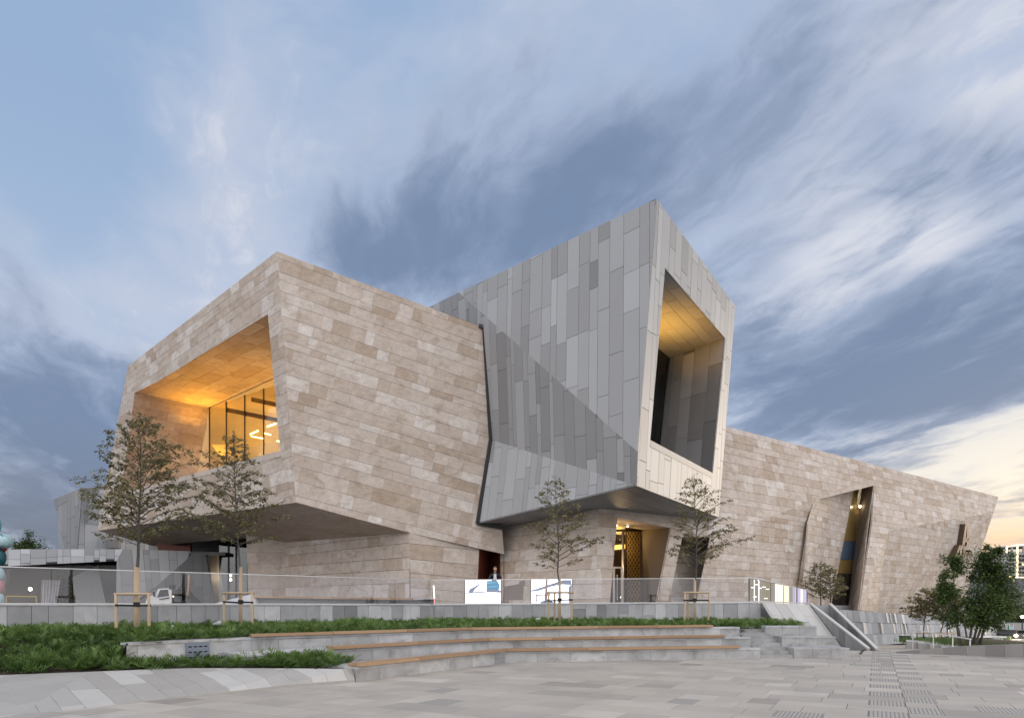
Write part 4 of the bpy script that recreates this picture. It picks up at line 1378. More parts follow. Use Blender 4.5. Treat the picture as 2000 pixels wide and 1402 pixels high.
# ================================================================== SLOPED KERB OF THE LOWER BED
skirt = thing('sloped_kerb', 'wide sloping granite kerb with diagonal pale bands round the lower juniper bed', 'kerb', (-6.5, 13, 0))
topE = [G(0, 1317.5, .28), G(175, 1311, .30), G(300, 1306, .30), G(380, 1304, .30), G(480, 1304, .30), G(580, 1304.5, .30), G(672, 1305.5, .30)]
lowE = [G(0, 1400), G(35, 1394), G(160, 1384), G(280, 1370), G(420, 1356), G(560, 1341), G(690, 1332, .0)]
kz = [0, 0, .0, .02, .03, .045, .06]
k_or = Vector((-6.5, 13.2, .15))
ktone = lambda g: g.choice((.36, .42, .48, .52, .82, .76)) + g.uniform(-.03, .03)
for i in range(1, 6):
    A_, B_ = topE[i], topE[i + 1]
    C_, D_ = Z(lowE[i + 1], kz[i + 1]), Z(lowE[i], kz[i])
    for tri in ([A_, B_, D_], [B_, C_, D_]):
        clad(skirt, 'kerb_bed', [tri], Vector((1.0, -1.15, 0)), M_skirt, M_jointp, (.30, .5), (1.2, 3.0), .006, 141, name='slab', rest='slab_rest', tone=ktone, facing=Vector((0, -.3, 1)), origin=k_or, proud=.0)
    MB().prism([D_, C_, Z(C_, -.05), Z(D_, -.05)], (.03, .04, 0), tone=.4).build('kerb_face', M_skirt, skirt)
A_, B_, C_, D_ = topE[0], topE[1], lowE[1], lowE[0]
E_, F2_ = Vector((-14.5, 11.9, .24)), Vector((-12.5, 9.0, 0))
for tri in ([A_, B_, C_], [A_, C_, D_], [E_, A_, D_], [E_, D_, F2_]):
    clad(skirt, 'kerb_bed', [tri], Vector((.8, 1.6, 0)), M_skirt, M_jointp, (.6, 1.0), (1.2, 2.4), .006, 142, name='slab', rest='slab_rest', tone=ktone, facing=Vector((0, -.3, 1)), origin=k_or, proud=.0)
MB().prism([topE[6], Z(lowE[6], kz[6]), Z(lowE[6], -.05), Z(topE[6] + Vector((.1, .25, 0)), -.05), topE[6] + Vector((.1, .25, 0))], (.03, .01, 0), tone=.4).build('end_slab', M_skirt, skirt)
finish_clad(skirt)

# planting soil follows the bank between kerb and terrace wall
UPP = [(-20.6, 14.95), (-14.6, 11.8), (-11.6, 13.35), (-9.15, 14.6), (-8.85, 15.45), (-7.0, 17.95), (-1.6, 21.4), (7.8, 23.8), (8.9, 24.5), (10.9, 24.7), (11.25, 28.6), (11.1, 30.3), (-3.6, 31.0), (-20.5, 15.05)]
LOP = [(-9.05, 14.6), (-7.1, 15.25), (-3.75, 15.2), (-3.6, 16.6), (-4.4, 17.6), (-6.25, 15.85), (-7.4, 17.1), (-6.9, 17.9), (-8.8, 15.6)]


def bed_z(x, y):
    x, y = np.asarray(x, float), np.asarray(y, float)
    yl = 14.65 + (x + 9.1) * .52
    t = np.clip((y - yl) / 2.8, 0, 1)
    return np.where(x < -8.8, .27 + .57 * t * t * (3 - 2 * t), .84)


def in_poly(x, y, poly):
    x, y = np.asarray(x, float), np.asarray(y, float)
    ins = np.zeros(x.shape, bool)
    n = len(poly)
    for i in range(n):
        x0, y0 = poly[i][0], poly[i][1]
        x1, y1 = poly[(i + 1) % n][0], poly[(i + 1) % n][1]
        c_ = ((y0 > y) != (y1 > y)) & (x < (x1 - x0) * (y - y0) / ((y1 - y0) + 1e-12) + x0)
        ins ^= c_
    return ins


sm = MB()
gx, gy = np.meshgrid(np.arange(-21, 12, .25), np.arange(11.5, 31.5, .25), indexing='ij')
ok_ = in_poly(gx + .125, gy + .125, UPP)
gz = bed_z(gx, gy)
ids = {}
for i in range(gx.shape[0] - 1):
    for j in range(gx.shape[1] - 1):
        if ok_[i, j]:
            f = []
            for (a, b2) in ((i, j), (i + 1, j), (i + 1, j + 1), (i, j + 1)):
                if (a, b2) not in ids:
                    ids[(a, b2)] = len(sm.v)
                    sm.v.append(Vector((gx[a, b2], gy[a, b2], gz[a, b2])))
                f.append(ids[(a, b2)])
            sm.f.append(tuple(f)); sm.t.append(.5)
sm.build('upper_bed_soil', M_soil, None, True, 'structure')
sheet('lower_bed_soil', [(x, y, .275) for x, y in LOP], M_soil, thick=.25)

# ================================================================== LOW WALL, HANDRAIL AND EDGE STEPS ON THE RIGHT
lw = thing('low_wall', 'tapering dark concrete wall at the right edge of the plaza', 'low wall', G(1880, 1279))
wp = [G(1750, 1275), G(1890, 1279.5), G(2000, 1284), G(2160, 1290)]
wt_ = [.035, .32, .44, .52]
mbw = []
for i in range(3):
    n_ = (3, 3, 2)[i]
    for j in range(n_):
        p, q = wp[i].lerp(wp[i + 1], j / n_), wp[i].lerp(wp[i + 1], (j + 1) / n_)
        z0, z1 = lerp(wt_[i], wt_[i + 1], j / n_), lerp(wt_[i], wt_[i + 1], (j + 1) / n_)
        d = (q - p).normalized()
        bk = Vector((-d.y, d.x, 0)) * .4
        q2_ = q - d * .006
        MB().add([Z(p, -.1), Z(q2_, -.1), Z(q2_, z1), Z(p, z0), Z(p + bk, -.1), Z(q2_ + bk, -.1), Z(q2_ + bk, z1), Z(p + bk, z0)],
                 [(0, 1, 2, 3), (1, 5, 6, 2), (5, 4, 7, 6), (4, 0, 3, 7), (3, 2, 6, 7), (0, 4, 5, 1)], tone=rng.choice((.05, .35, .5, .2))).build('wall_segment', M_conc, lw)
hr = thing('handrail', 'pale steel handrail sloping down on four posts beside the grass strip', 'handrail', P(1823, 1262, 27))
hA, hB = P(1780, 1229, 30.5), P(1896, 1247.5, 24.6)
MB().bar(hA, hB, .04, .04).build('rail', M_white, hr)
for t_, yb in ((.03, 1259), (.42, 1263), (.74, 1264), (.99, 1266)):
    p = hA.lerp(hB, t_)
    MB().bar(p, Z(p, -.28), .028, .028).build('post', M_white, hr)
es = thing('edge_steps', 'stepped pale stone edging below the grass strip on the right', 'edging', P(1820, 1255, 28))
for k in range(5):
    p = P(1772 + 22 * k, 1250 + 3.2 * k, 33 - 1.55 * k)
    MB().box((p.x + .35, p.y - .4, p.z - .25), (1.1, 1.9, .5), rz=-.5, tone=.95).build('edging_block', M_conc, es)
gs = MB()
rg = random.Random(8)
for k in range(5000):
    t_ = rg.random()
    p = P(1772 + 22 * 5 * t_, 1248 + 3.2 * 5 * t_, 33.6 - 1.5 * 5 * t_) + Vector((rg.uniform(.4, 3.4), rg.uniform(0, 2.2), -.05))
    h_ = rg.uniform(.06, .2)
    a = rg.uniform(0, 6.28)
    w_x, w_y = math.cos(a) * .02, math.sin(a) * .02
    gs.add([p + Vector((-w_x, -w_y, -.15)), p + Vector((w_x, w_y, -.15)), p + Vector((rg.uniform(-.05, .05), rg.uniform(-.05, .05), h_))], [(0, 1, 2)], rg.random())
gs.build('grass', M_jun, None, kind='stuff')
gb = [P(1772, 1251, 33.5), P(1885, 1266, 26.2), P(1885, 1266, 26.2) + Vector((4.5, 2.6, .1)), P(1772, 1251, 33.5) + Vector((4.5, 2.6, .1))]
MB().prism(gb, (0, 0, -.6)).build('grass_bank', M_soil, None, kind='structure')
ub = thing('utility_box', 'small dark grey cabinet at the foot of the ribbed wall', 'cabinet', P(1767, 1250, 42))
MB().box(P(1767, 1246, 42), (.48, .4, .28)).build('body', M_dark, ub)
MB().box(P(1767, 1241.5, 42), (.52, .44, .03)).build('lid', M_dark, ub)

# ================================================================== PLANTS
def scatter_leaves(pts, rng, size, droop=.5, tone=(0, 1), jit=1.0):
    """one mesh of small bent leaves, two triangles each; pts = list of (position, outward direction)"""
    n = len(pts)
    V_ = np.zeros((n * 4, 3))
    T_ = np.zeros(n * 2)
    for i, (p, d) in enumerate(pts):
        dd = Vector((d[0] + rng.gauss(0, .5) * jit, d[1] + rng.gauss(0, .5) * jit, d[2] * .5 - droop + rng.gauss(0, .35))).normalized()
        side = dd.cross(Vector((rng.gauss(0, .4), rng.gauss(0, .4), 1))).normalized()
        s = size * rng.uniform(.6, 1.35)
        up = side.cross(dd)
        c0 = Vector(p)
        c1 = c0 + dd * s * .5 + side * s * .32 + up * s * .08
        c2 = c0 + dd * s
        c3 = c0 + dd * s * .5 - side * s * .32 + up * s * .08
        V_[i * 4:i * 4 + 4] = (c0, c1, c2, c3)
        T_[i * 2:i * 2 + 2] = min(1, max(0, rng.uniform(*tone) + rng.gauss(0, .12)))
    b = np.arange(n)[:, None] * 4
    F_ = np.concatenate([b + np.array([[0, 1, 2]]), b + np.array([[0, 2, 3]])], axis=1).reshape(-1, 3)
    return V_, F_, T_


def np_mesh(name, V_, F_, T_, mat, parent=None, kind=None):
    me = bpy.data.meshes.new(name)
    off = np.array(root_loc(parent)) if parent is not None else np.zeros(3)
    v = (V_ - off).astype(np.float32)
    me.vertices.add(len(v))
    me.vertices.foreach_set('co', v.ravel())
    k = F_.shape[1]
    me.loops.add(F_.size)
    me.loops.foreach_set('vertex_index', F_.astype(np.int32).ravel())
    me.polygons.add(len(F_))
    me.polygons.foreach_set('loop_start', np.arange(0, F_.size, k, dtype=np.int32))
    me.polygons.foreach_set('loop_total', np.full(len(F_), k, dtype=np.int32))
    at = me.attributes.new('tone', 'FLOAT', 'FACE')
    at.data.foreach_set('value', T_.astype(np.float32))
    me.materials.append(mat)
    me.update(calc_edges=True)
    me.validate()
    o = link_mesh(name, me, parent)
    if kind: o["kind"] = kind
    return o


def young_tree(label, base, top_z, crown_lo, wid, seed, r0=.045, nbr=44, leaf=.075, per=12, group='young staked trees in front of the museum', mat=None, lean=0., leafmat=None, stems=1, droop=.55, asym=0.):
    """slim leader with rising side branches, twigs and small hanging leaves"""
    rng = random.Random(seed)
    base = Vector(base)
    H = top_z - base.z
    root = thing('young_tree', label, 'tree', base, group)
    lead = []
    wob = [Vector((0, 0, 0))]
    for i in range(11):
        wob.append(wob[-1] + Vector((rng.gauss(0, .012), rng.gauss(0, .012), 0)) * H * .35)
    for i in range(12):
        k = i / 11
        lead.append(base + Vector((lean * k * H, 0, H * k)) + wob[i] * (0 if k < .3 else 1))
    MB().tube(lead, [max(.006, r0 * (1 - .93 * (i / 11) ** .8)) for i in range(12)], 8, .45).build('trunk', M_bark, root, True)
    br = MB()
    lp = []

    def lead_at(z):
        k = (z - base.z) / H * 11
        i = max(0, min(10, int(k)))
        return lead[i].lerp(lead[i + 1], k - i)
    ch = top_z - crown_lo
    ga = rng.random() * 6.28
    for j in range(nbr):
        k = (j + rng.random()) / nbr
        z = crown_lo + ch * (k ** 1.05) * .93
        ga += 2.4 + rng.gauss(0, .35)
        prof = (min(1, (k + .16) / .30)) * (1 - k) ** .72 + .05
        L_ = wid * .5 * prof * rng.uniform(.75, 1.22) * (1 + asym * math.cos(ga))
        if L_ < .08: continue
        p0 = lead_at(z)
        rise = rng.uniform(.45, 1.0) * (.75 + .5 * k)
        hd = Vector((math.cos(ga), math.sin(ga), 0))
        pts = [p0]
        seg = 6
        for s in range(1, seg + 1):
            t = s / seg
            pts.append(p0 + hd * L_ * t + Vector((0, 0, L_ * rise * (t - .38 * t * t))) + Vector((rng.gauss(0, .02), rng.gauss(0, .02), rng.gauss(0, .02))) * L_)
        rb = max(.006, .018 * (L_ / (wid * .5)) ** .7)
        br.tube(pts, [rb * (1 - .8 * s / seg) for s in range(seg + 1)], 5, rng.uniform(.2, .7), cap=False)
        ntw = max(3, int(L_ / .13))
        for q in range(ntw):
            t = .22 + .78 * (q + rng.random()) / ntw
            f = t * seg
            i = min(seg - 1, int(f))
            a0 = pts[i].lerp(pts[i + 1], f - i)
            sg_ = rng.choice((-1, 1))
            tw = (hd * .6 + Vector((-hd.y, hd.x, 0)) * sg_ * rng.uniform(.4, 1.1) + Vector((0, 0, rng.uniform(-.15, .5)))).normalized()
            tl = rng.uniform(.14, .38) * (1.1 - .4 * t) * min(1.2, wid / 3)
            e = a0 + tw * tl
            br.tube([a0, a0.lerp(e, .5) + Vector((0, 0, .015)), e], [.006, .004, .003], 3, .4, cap=False)
            for u in range(per):
                v = rng.random() ** .8
                lp.append((a0.lerp(e, .15 + .9 * v) + Vector((rng.gauss(0, .03), rng.gauss(0, .03), rng.gauss(0, .025))), tw))
    for u in range(int(per * 6)):
        p0 = lead_at(top_z - ch * .2 * rng.random())
        lp.append((p0 + Vector((rng.gauss(0, .05), rng.gauss(0, .05), rng.gauss(0, .03))), Vector((rng.gauss(0, 1), rng.gauss(0, 1), .5))))
    br.build('branches', M_bark, root, True)
    V_, F_, T_ = scatter_leaves(lp, rng, leaf, droop)
    np_mesh('crown', V_, F_, T_, leafmat or M_leaf, root)
    return root


def tree_support(label, c0, w, z0, z1, seed, three=False):
    rng = random.Random(seed)
    root = thing('tree_support', label, 'tree support', (c0.x, c0.y, z0), 'timber tree supports')
    posts = [Vector((c0.x - w / 2, c0.y - .18, 0)), Vector((c0.x + w / 2, c0.y - .22, 0))]
    if three: posts.append(Vector((c0.x - .18, c0.y + .3, 0)))
    for p in posts:
        a, bb = Z(p, z0), Z(p + Vector((rng.gauss(0, .015), rng.gauss(0, .015), 0)), z1 + .02)
        MB().tube([a, a.lerp(bb, .35) + Vector((rng.gauss(0, .004), 0, 0)), a.lerp(bb, .7), bb], [.046, .044, .042, .040], 10, rng.uniform(.4, .8)).build('post', M_pole, root, True)
    a, bb = Z(posts[0], z1) + Vector((-.06, 0, 0)), Z(posts[1], z1) + Vector((.06, 0, 0))
    MB().tube([a, a.lerp(bb, .5) + Vector((0, 0, .004)), bb], [.042, .041, .040], 10, rng.uniform(.4, .8)).build('crossbar', M_pole, root, True)
    sz = z1 - .30
    tb = Vector((c0.x, c0.y, 0))
    st = MB()
    for p in posts[:2]:
        pp_, tt = Z(p, sz + rng.uniform(-.02, .02)), Z(tb, sz + rng.uniform(-.02, .03))
        for o_ in (Vector((0, .055, 0)), Vector((0, -.055, 0))):
            st.bar(pp_ + o_, tt + o_, .006, .055)
        st.lathe(pp_ - Vector((0, 0, .028)), [(.05, 0), (.05, .056)], 10)
    st.lathe(Z(tb, sz - .05), [(.085, 0), (.085, .13)], 12)
    st.build('strap', M_black, root)
    return root


def wrap(root_tree, base, z0, z1, r):
    MB().tube([Z(base, z0), Z(base, (z0 + z1) / 2), Z(base, z1)], [r, r * .92, r * .85], 12, .45).build('trunk_wrap', M_pole, root_tree, True)


front = [
    (267, 19.0, .72, 800, 1066, 3.5, 1160, 'tallest young tree at the left, its crown in front of the glowing recess', 'timber support of the tallest young tree at the left', .07, 62, .15),
    (470, 22.4, .78, 843, 1070, 3.05, 1158, 'second young tree from the left, leaning slightly below the stone overhang', 'timber support of the second young tree from the left', .055, 48, -.1),
    (1093, 27.0, .86, 929, 1112, 3.2, 1157, 'small young tree before the stone wall left of the entrance', 'timber support of the small tree left of the entrance', .05, 35, .05),
    (1357, 27.0, .86, 926, 1112, 3.1, 1157, 'small young tree right of the entrance columns', 'timber support of the small tree right of the entrance', .05, 38, .18)]
for i, (px, D, z0, yt, yl, wid, ys, lab, lab2, r0, nb, asy) in enumerate(front):
    bs = P(px, HY, D)
    bs.z = z0
    zt = P(px, yt, D).z
    tr_ = young_tree(lab, bs, zt, P(px, yl, D).z, wid, 200 + i, r0, int(nb * 1.3), .080 if D < 25 else .088, 14 if D < 25 else 10, lean=-.012 if i == 1 else 0, asym=asy)
    wrap(tr_, bs, z0, P(px, 1107 if i < 2 else 1130, D).z, (.085, .06, .06, .06)[i])
    tree_support(lab2, bs, .92, z0, P(px, ys, D).z, 300 + i, i >= 2)

# bush in the planter by the niche and the small trees beyond the handrail
for j, (px, D, z0, yt, yl, wid, lab) in enumerate((
        (1603, 34.0, 1.6, 1096, 1172, 2.2, 'small bushy tree at the head of the stair in front of the coloured window slot'),
        (1622, 35.0, 1.6, 1108, 1172, 1.9, 'smaller stem beside the bushy tree at the head of the stair'))):
    bs = P(px, HY, D); bs.z = z0
    young_tree(lab, bs, P(px, yt, D).z, P(px, yl, D).z, wid, 220 + j, .04, 40, .085, 12, 'bushy trees at the head of the stair')
for j, (px, D, yt, yl, wid, lab, lm) in enumerate((
        (1804, 46, 1148, 1218, 3.9, 'dark young tree at the foot of the ribbed wall, leftmost of three', M_leaf),
        (1838, 44, 1145, 1215, 3.4, 'yellowish young tree at the foot of the ribbed wall, middle of three', M_leafo),
        (1850, 42, 1136, 1215, 2.8, 'yellowish young tree nearest the leafy clump, rightmost of three', M_leafo))):
    bs = P(px, HY, D); bs.z = -1.0
    young_tree(lab, bs, P(px, yt, D).z, P(px, yl, D).z, wid, 230 + j, .06, 40, .13, 9, 'young trees below the ribbed wall', leafmat=lm)
    tree_support(('dark timber frame round the leftmost young tree by the ribbed wall', 'dark timber frame round the middle young tree by the ribbed wall', 'dark timber frame round the rightmost young tree by the ribbed wall')[j], bs, 1.1, -1.0, P(px, 1236, D).z, 330 + j)


def clump_tree(name, label, base, stems, lobes, nleaf, leaf, seed, mat, cat='tree', group=None, trunk_r=.05):
    rng = random.Random(seed)
    base = Vector(base)
    root = thing(name, label, cat, base, group)
    tr = MB()
    for (dx_, dy_, lob) in stems:
        tgt = Vector(lobes[lob][0])
        a = base + Vector((dx_, dy_, 0))
        pts = [a, a.lerp(tgt, .35) + Vector((rng.gauss(0, .05), rng.gauss(0, .05), .12)), a.lerp(tgt, .7) + Vector((rng.gauss(0, .08), rng.gauss(0, .08), .1)), tgt]
        tr.tube(pts, [trunk_r, trunk_r * .8, trunk_r * .55, trunk_r * .25], 7, rng.uniform(.1, .5))
    tr.build('trunk', M_bark, root, True)
    lp, tn = [], []
    br = MB()
    tot = sum(l[1].x * l[1].z for l in lobes)
    for c0, rad in lobes:
        c0 = Vector(c0)
        k = int(nleaf * rad.x * rad.z / tot)
        # sub clumps
        subs = []
        for q in range(max(6, int(26 * rad.x * rad.z / tot * len(lobes)))):
            d = Vector((rng.gauss(0, 1), rng.gauss(0, 1), rng.gauss(0, 1))).normalized() * rng.random() ** .45
            subs.append((c0 + Vector((d.x * rad.x, d.y * rad.y, d.z * rad.z)), rng.uniform(.16, .34) * min(rad.x, rad.z) / .8, d))
            br.tube([c0 + (subs[-1][0] - c0) * .1, subs[-1][0]], [trunk_r * .3, trunk_r * .1], 4, .3, cap=False)
        for u in range(k):
            s, sr, d = rng.choice(subs)
            g = Vector((rng.gauss(0, 1), rng.gauss(0, 1), rng.gauss(0, 1))) * sr * .62
            lp.append((s + g, d + g))
    br.build('branches', M_bark, root)
    V_, F_, T_ = scatter_leaves(lp, rng, leaf, .35)
    np_mesh('crown', V_, F_, T_, mat, root)
    return root


def lobe(px, py, D, rx, ry, rz): return (P(px, py, D), Vector((rx, ry, rz)))


D0 = 27.5
kx = D0 / FPX
cb_ = P(1893, 1262, D0)
cb_.z = -.3
clump_tree('multi_stem_tree', 'dense dark green multi stem tree above the low wall at the right edge', cb_,
           [(-.35, 0, 0), (-.2, .1, 1), (-.1, -.1, 2), (.0, .1, 3), (.1, 0, 4), (.22, .05, 5), (.34, -.05, 6), (.16, .2, 4)],
           [lobe(1860, 1105, D0, .44, .45, .62), lobe(1856, 1155, D0, .48, .5, .75), lobe(1875, 1205, D0, .62, .6, .55), lobe(1918, 1105, D0 + .2, .58, .6, .75), lobe(1950, 1120, D0, .66, .6, .95),
            lobe(1962, 1170, D0, .55, .5, .95), lobe(1930, 1175, D0 - .2, .80, .7, .95), lobe(1938, 1078, D0, .36, .35, .30), lobe(1925, 1215, D0 + .2, .75, .6, .45)], 26000, .088, 41, M_leafd, trunk_r=.05)
clump_tree('broadleaf_tree', 'round green tree rising above the pavilion canopy at far left', P(55, HY, 85), [(0, 0, 0)],
           [lobe(55, 1062, 85, 1.7, 1.5, 1.3), lobe(40, 1074, 85, 1.6, 1.5, 1.2), lobe(70, 1076, 85, 1.4, 1.5, 1.2)], 3600, .24, 42, M_leafd, trunk_r=.2)
bt_ = thing('reflected_shrub', 'tall dark shrub modelled in place of a reflection between the curtain and the leaning pier of the pavilion', 'reflected_shrub', pd(128, 1200, 4.4))  # leaf mass modelled in place of greenery reflected in the pavilion glass
lpts = []
rg = random.Random(4)
for k in range(1800):
    t_ = rg.random()
    lpts.append((pd(lerp(lerp(107, 113, t_), lerp(150, 142, t_), rg.random()), lerp(1200, 1126, t_), 4.2 + rg.random()), Vector((rg.gauss(0, 1), -1, rg.gauss(0, 1)))))
V_, F_, T_ = scatter_leaves(lpts, rg, .28, .3)
np_mesh('foliage', V_, F_, T_, M_leafo, bt_)
MB().tube([pd(128, 1205, 4.4), pd(128, 1160, 4.4)], [.06, .03], 6).build('stem', M_bark, bt_)
# far trees on the right
for j, (px, py, D, rx, rz, lab) in enumerate(((1990, 1205, 120, 4.2, 5.5, 'dark rounded street tree beyond the leafy clump at the right edge'), (2040, 1190, 130, 6, 8, 'larger dark street tree at the very right edge'), (1962, 1222, 140, 3.2, 2.8, 'low dark street tree behind the flags'))):
    b_ = P(px, 1185, D); b_.z = -1.2
    clump_tree('street_tree', lab, b_, [(0, 0, 0)], [lobe(px, py, D, rx, 3, rz), lobe(px + 10, py + 12, D, rx, 3, rz * .6)], 2600, .5, 60 + j, M_leafd, group='street trees at the right edge', trunk_r=.25)

# juniper ground cover: feathery sprays rising out of the two beds
rg = np.random.default_rng(12)


def juniper(name, poly, zf, spacing, seed, hmul=1.0, nfr=11, label=None):
    rg = np.random.default_rng(seed)
    xs_, ys_ = [p[0] for p in poly], [p[1] for p in poly]
    n = int((max(xs_) - min(xs_)) * (max(ys_) - min(ys_)) / spacing ** 2)
    x = rg.uniform(min(xs_), max(xs_), n)
    y = rg.uniform(min(ys_), max(ys_), n)
    k = in_poly(x, y, poly)
    vis = (np.abs(x / y) < 1.0)
    x, y = x[k & vis], y[k & vis]
    n = len(x)
    wav = .5 + .25 * np.sin(x * 1.9 + 1.3 * np.sin(y * 1.4)) + .25 * np.sin(y * 2.3 + 1.7 * np.sin(x * .9))
    big = rg.uniform(.6, 1.2, n) * hmul * (.72 + .55 * wav)
    ptone = np.clip(rg.normal(.30, .18, n) + .30 * wav, 0, 1)
    Vs, Ts = [], []
    nb = 9
    for f in range(nfr):
        az = rg.uniform(0, 2 * np.pi, n)
        el = rg.uniform(.25, 1.15, n)
        L = rg.uniform(.24, .46, n) * big
        d = np.stack([np.cos(az) * np.cos(el), np.sin(az) * np.cos(el), np.sin(el)], 1)
        side = np.stack([-np.sin(az), np.cos(az), np.zeros(n)], 1)
        up = np.cross(d, side) * -1
        base = np.stack([x, y, zf(x, y) + .03], 1) + rg.normal(0, .03, (n, 3)) * np.array([1, 1, .3])
        tw = rg.uniform(-1, 1, n)[:, None]
        sd = side * np.cos(tw) + up * np.sin(tw)
        for b in range(nb):
            t = .18 + .82 * b / (nb - 1)
            sg_ = 1 if b % 2 else -1
            p0 = base + d * (L * t)[:, None] + np.array([0, 0, -1]) * (L * t * t * .28)[:, None]
            ln = (L * (.38 * (1 - .55 * t)))[:, None]
            dr = d * .75 + sd * sg_ * (.75 if b < nb - 1 else 0) + np.array([0, 0, .12])
            tip = p0 + dr * ln
            wv = np.cross(dr, up) * .0 + (d * .5 - sd * sg_ * .4) * (L * .055)[:, None]
            Vs.append(np.stack([p0 - wv, p0 + wv, tip], 1))
            Ts.append(np.clip(ptone + .35 * (t - .5) + rg.normal(0, .12, n), 0, 1))
    V_ = np.concatenate(Vs).reshape(-1, 3)
    F_ = np.arange(len(V_)).reshape(-1, 3)
    T_ = np.concatenate(Ts)
    o = np_mesh(name, V_, F_, T_, M_jun, None, 'stuff')
    return o


sh_in = lambda P_, k: [(x + (cx_ - x) * k, y + (cy_ - y) * k) for x, y in P_ for cx_, cy_ in [(sum(p[0] for p in P_) / len(P_), sum(p[1] for p in P_) / len(P_))]]
juniper('juniper_bed', sh_in(UPP, .02), bed_z, .225, 21, 1.0, 10)
juniper('juniper_bed', [(-20, 15.2), (-14.4, 12.1), (-11.6, 13.5), (-9.2, 14.8), (-8.95, 15.6), (-8.9, 19), (-12, 20), (-19.5, 15.6)], bed_z, .27, 25, 1.0, 9)
juniper('juniper_bed', sh_in(LOP, .10), lambda x, y: np.full_like(x, .27), .19, 22, .95, 12)

# pale stones and small spotlights lying in the bed
for j, (px, py, D, lab) in enumerate(((330, 1228, 18.2, 'pale grey spotlight in the junipers right of the tallest staked tree'), (424, 1219, 20.5, 'pale grey spotlight in the junipers left of the second staked tree'),
                                      (1049, 1211, 26.3, 'pale grey spotlight in the junipers beside the small tree left of the entrance'), (1231, 1220, 25.0, 'pale grey spotlight near the top timber bench below the entrance'))):
    p = P(px, py, D)
    root = thing('garden_spotlight', lab, 'spotlight', p, 'spotlights in the juniper bed')
    MB().tube([p + Vector((-.10, .0, .0)), p + Vector((.0, -.02, .03)), p + Vector((.12, -.06, .05))], [.045, .06, .07], 10, .5).build('housing', M_steel if j > 4 else plain('pale_cast_metal', (.42, .46, .46), .5), root, True)
    MB().bar(p + Vector((0, 0, -.02)), p + Vector((0, 0, -.35)), .025).build('spike', M_dark, root)

# ================================================================== PERSON AT THE RAILING
def skin_body(name, verts, edges, radii, mat, parent, root_i=0, sub=2, loc=Vector((0, 0, 0))):
    me = bpy.data.meshes.new(name)
    off = root_loc(parent)
    me.from_pydata([tuple(Vector(v) - off) for v in verts], edges, [])
    o = link_mesh(name, me, parent)
    md = o.modifiers.new('skin', 'SKIN')
    sl = me.skin_vertices[0].data if me.skin_vertices else None
    if sl is None:
        bm_ = bmesh.new()
        bm_.from_mesh(me)
        bm_.verts.layers.skin.verify()
        bm_.to_mesh(me)
        bm_.free()
        sl = me.skin_vertices[0].data
    for i, r_ in enumerate(radii):
        sl[i].radius = (r_, r_) if not isinstance(r_, tuple) else r_
        sl[i].use_root = (i == root_i)
    ss_ = o.modifiers.new('sub', 'SUBSURF')
    ss_.levels = ss_.render_levels = sub
    me.materials.append(mat)
    md.use_smooth_shade = True
    return o


pD = 31.35
pp0 = P(967, HY, pD)
bx, by, bz = pp0.x, pp0.y, TZ
person = thing('person', 'person in a black jacket and white shirt leaning on the glass railing with folded arms', 'person', (bx, by, bz))
B = lambda x, y, z: Vector((bx + x, by + y, bz + z))
# continuous body: legs, torso bent forward, neck, arms resting on the rail
bv = [B(0, .22, .92), B(0, .16, 1.12), B(0, .06, 1.32), B(0, .0, 1.42), B(0, -.03, 1.50), B(0, -.06, 1.60),
      B(-.10, .22, .86), B(-.11, .18, .48), B(-.12, .26, .08), B(-.12, .14, .04), B(.10, .22, .86), B(.11, .20, .48), B(.13, .30, .08), B(.13, .18, .04),
      B(-.19, .02, 1.38), B(-.27, -.06, 1.22), B(-.14, -.20, 1.15), B(-.03, -.23, 1.16), B(.19, .02, 1.38), B(.28, -.05, 1.24), B(.20, -.20, 1.15), B(.10, -.25, 1.18)]
be = [(0, 1), (1, 2), (2, 3), (3, 4), (4, 5), (0, 6), (6, 7), (7, 8), (8, 9), (0, 10), (10, 11), (11, 12), (12, 13), (3, 14), (14, 15), (15, 16), (16, 17), (3, 18), (18, 19), (19, 20), (20, 21)]
brd = [(.15, .11), (.15, .11), (.17, .11), (.13, .09), .055, .06, .085, .062, .045, .04, .085, .062, .045, .04, .075, .055, .045, .032, .075, .055, .045, .032]
skin_body('body', bv, be, brd, M_jacket, person, 0)
# head with face
hd = B(0, -.075, 1.655)
bmh = bmesh.new()
bmesh.ops.create_uvsphere(bmh, u_segments=20, v_segments=16, radius=1)
for v in bmh.verts:
    x, y, z = v.co
    jaw = 1 - .28 * max(0, -z) ** 1.3
    v.co = Vector((x * .076 * jaw, y * .094 * (1 - .10 * max(0, -z)), z * .118))
    if y < -.75 and -.25 < z < .12 and abs(x) < .28: v.co.y -= .016 * (1 - abs(x) / .28)
    if y < -.6 and .12 < z < .35 and .18 < abs(x) < .55: v.co.y += .008
meh = bpy.data.meshes.new('head')
for v in bmh.verts: v.co = Matrix.Rotation(R_(16), 3, 'X') @ v.co + hd - Vector(person.location)
bmh.to_mesh(meh)
bmh.free()
meh.materials.append(M_skin)
meh.polygons.foreach_set('use_smooth', [True] * len(meh.polygons))
ho = link_mesh('head', meh, person)
MB().tube([B(0, -.02, 1.46), B(0, -.05, 1.56)], [.055, .052], 12).build('neck', M_skin, person, True)
hr_ = MB()
prof = [(.083, -.02), (.088, .03), (.085, .07), (.068, .105), (.035, .13), (.005, .138)]
hr_.lathe(hd + Vector((0, .018, .008)), prof, 16, sx=.98, sy=1.12)
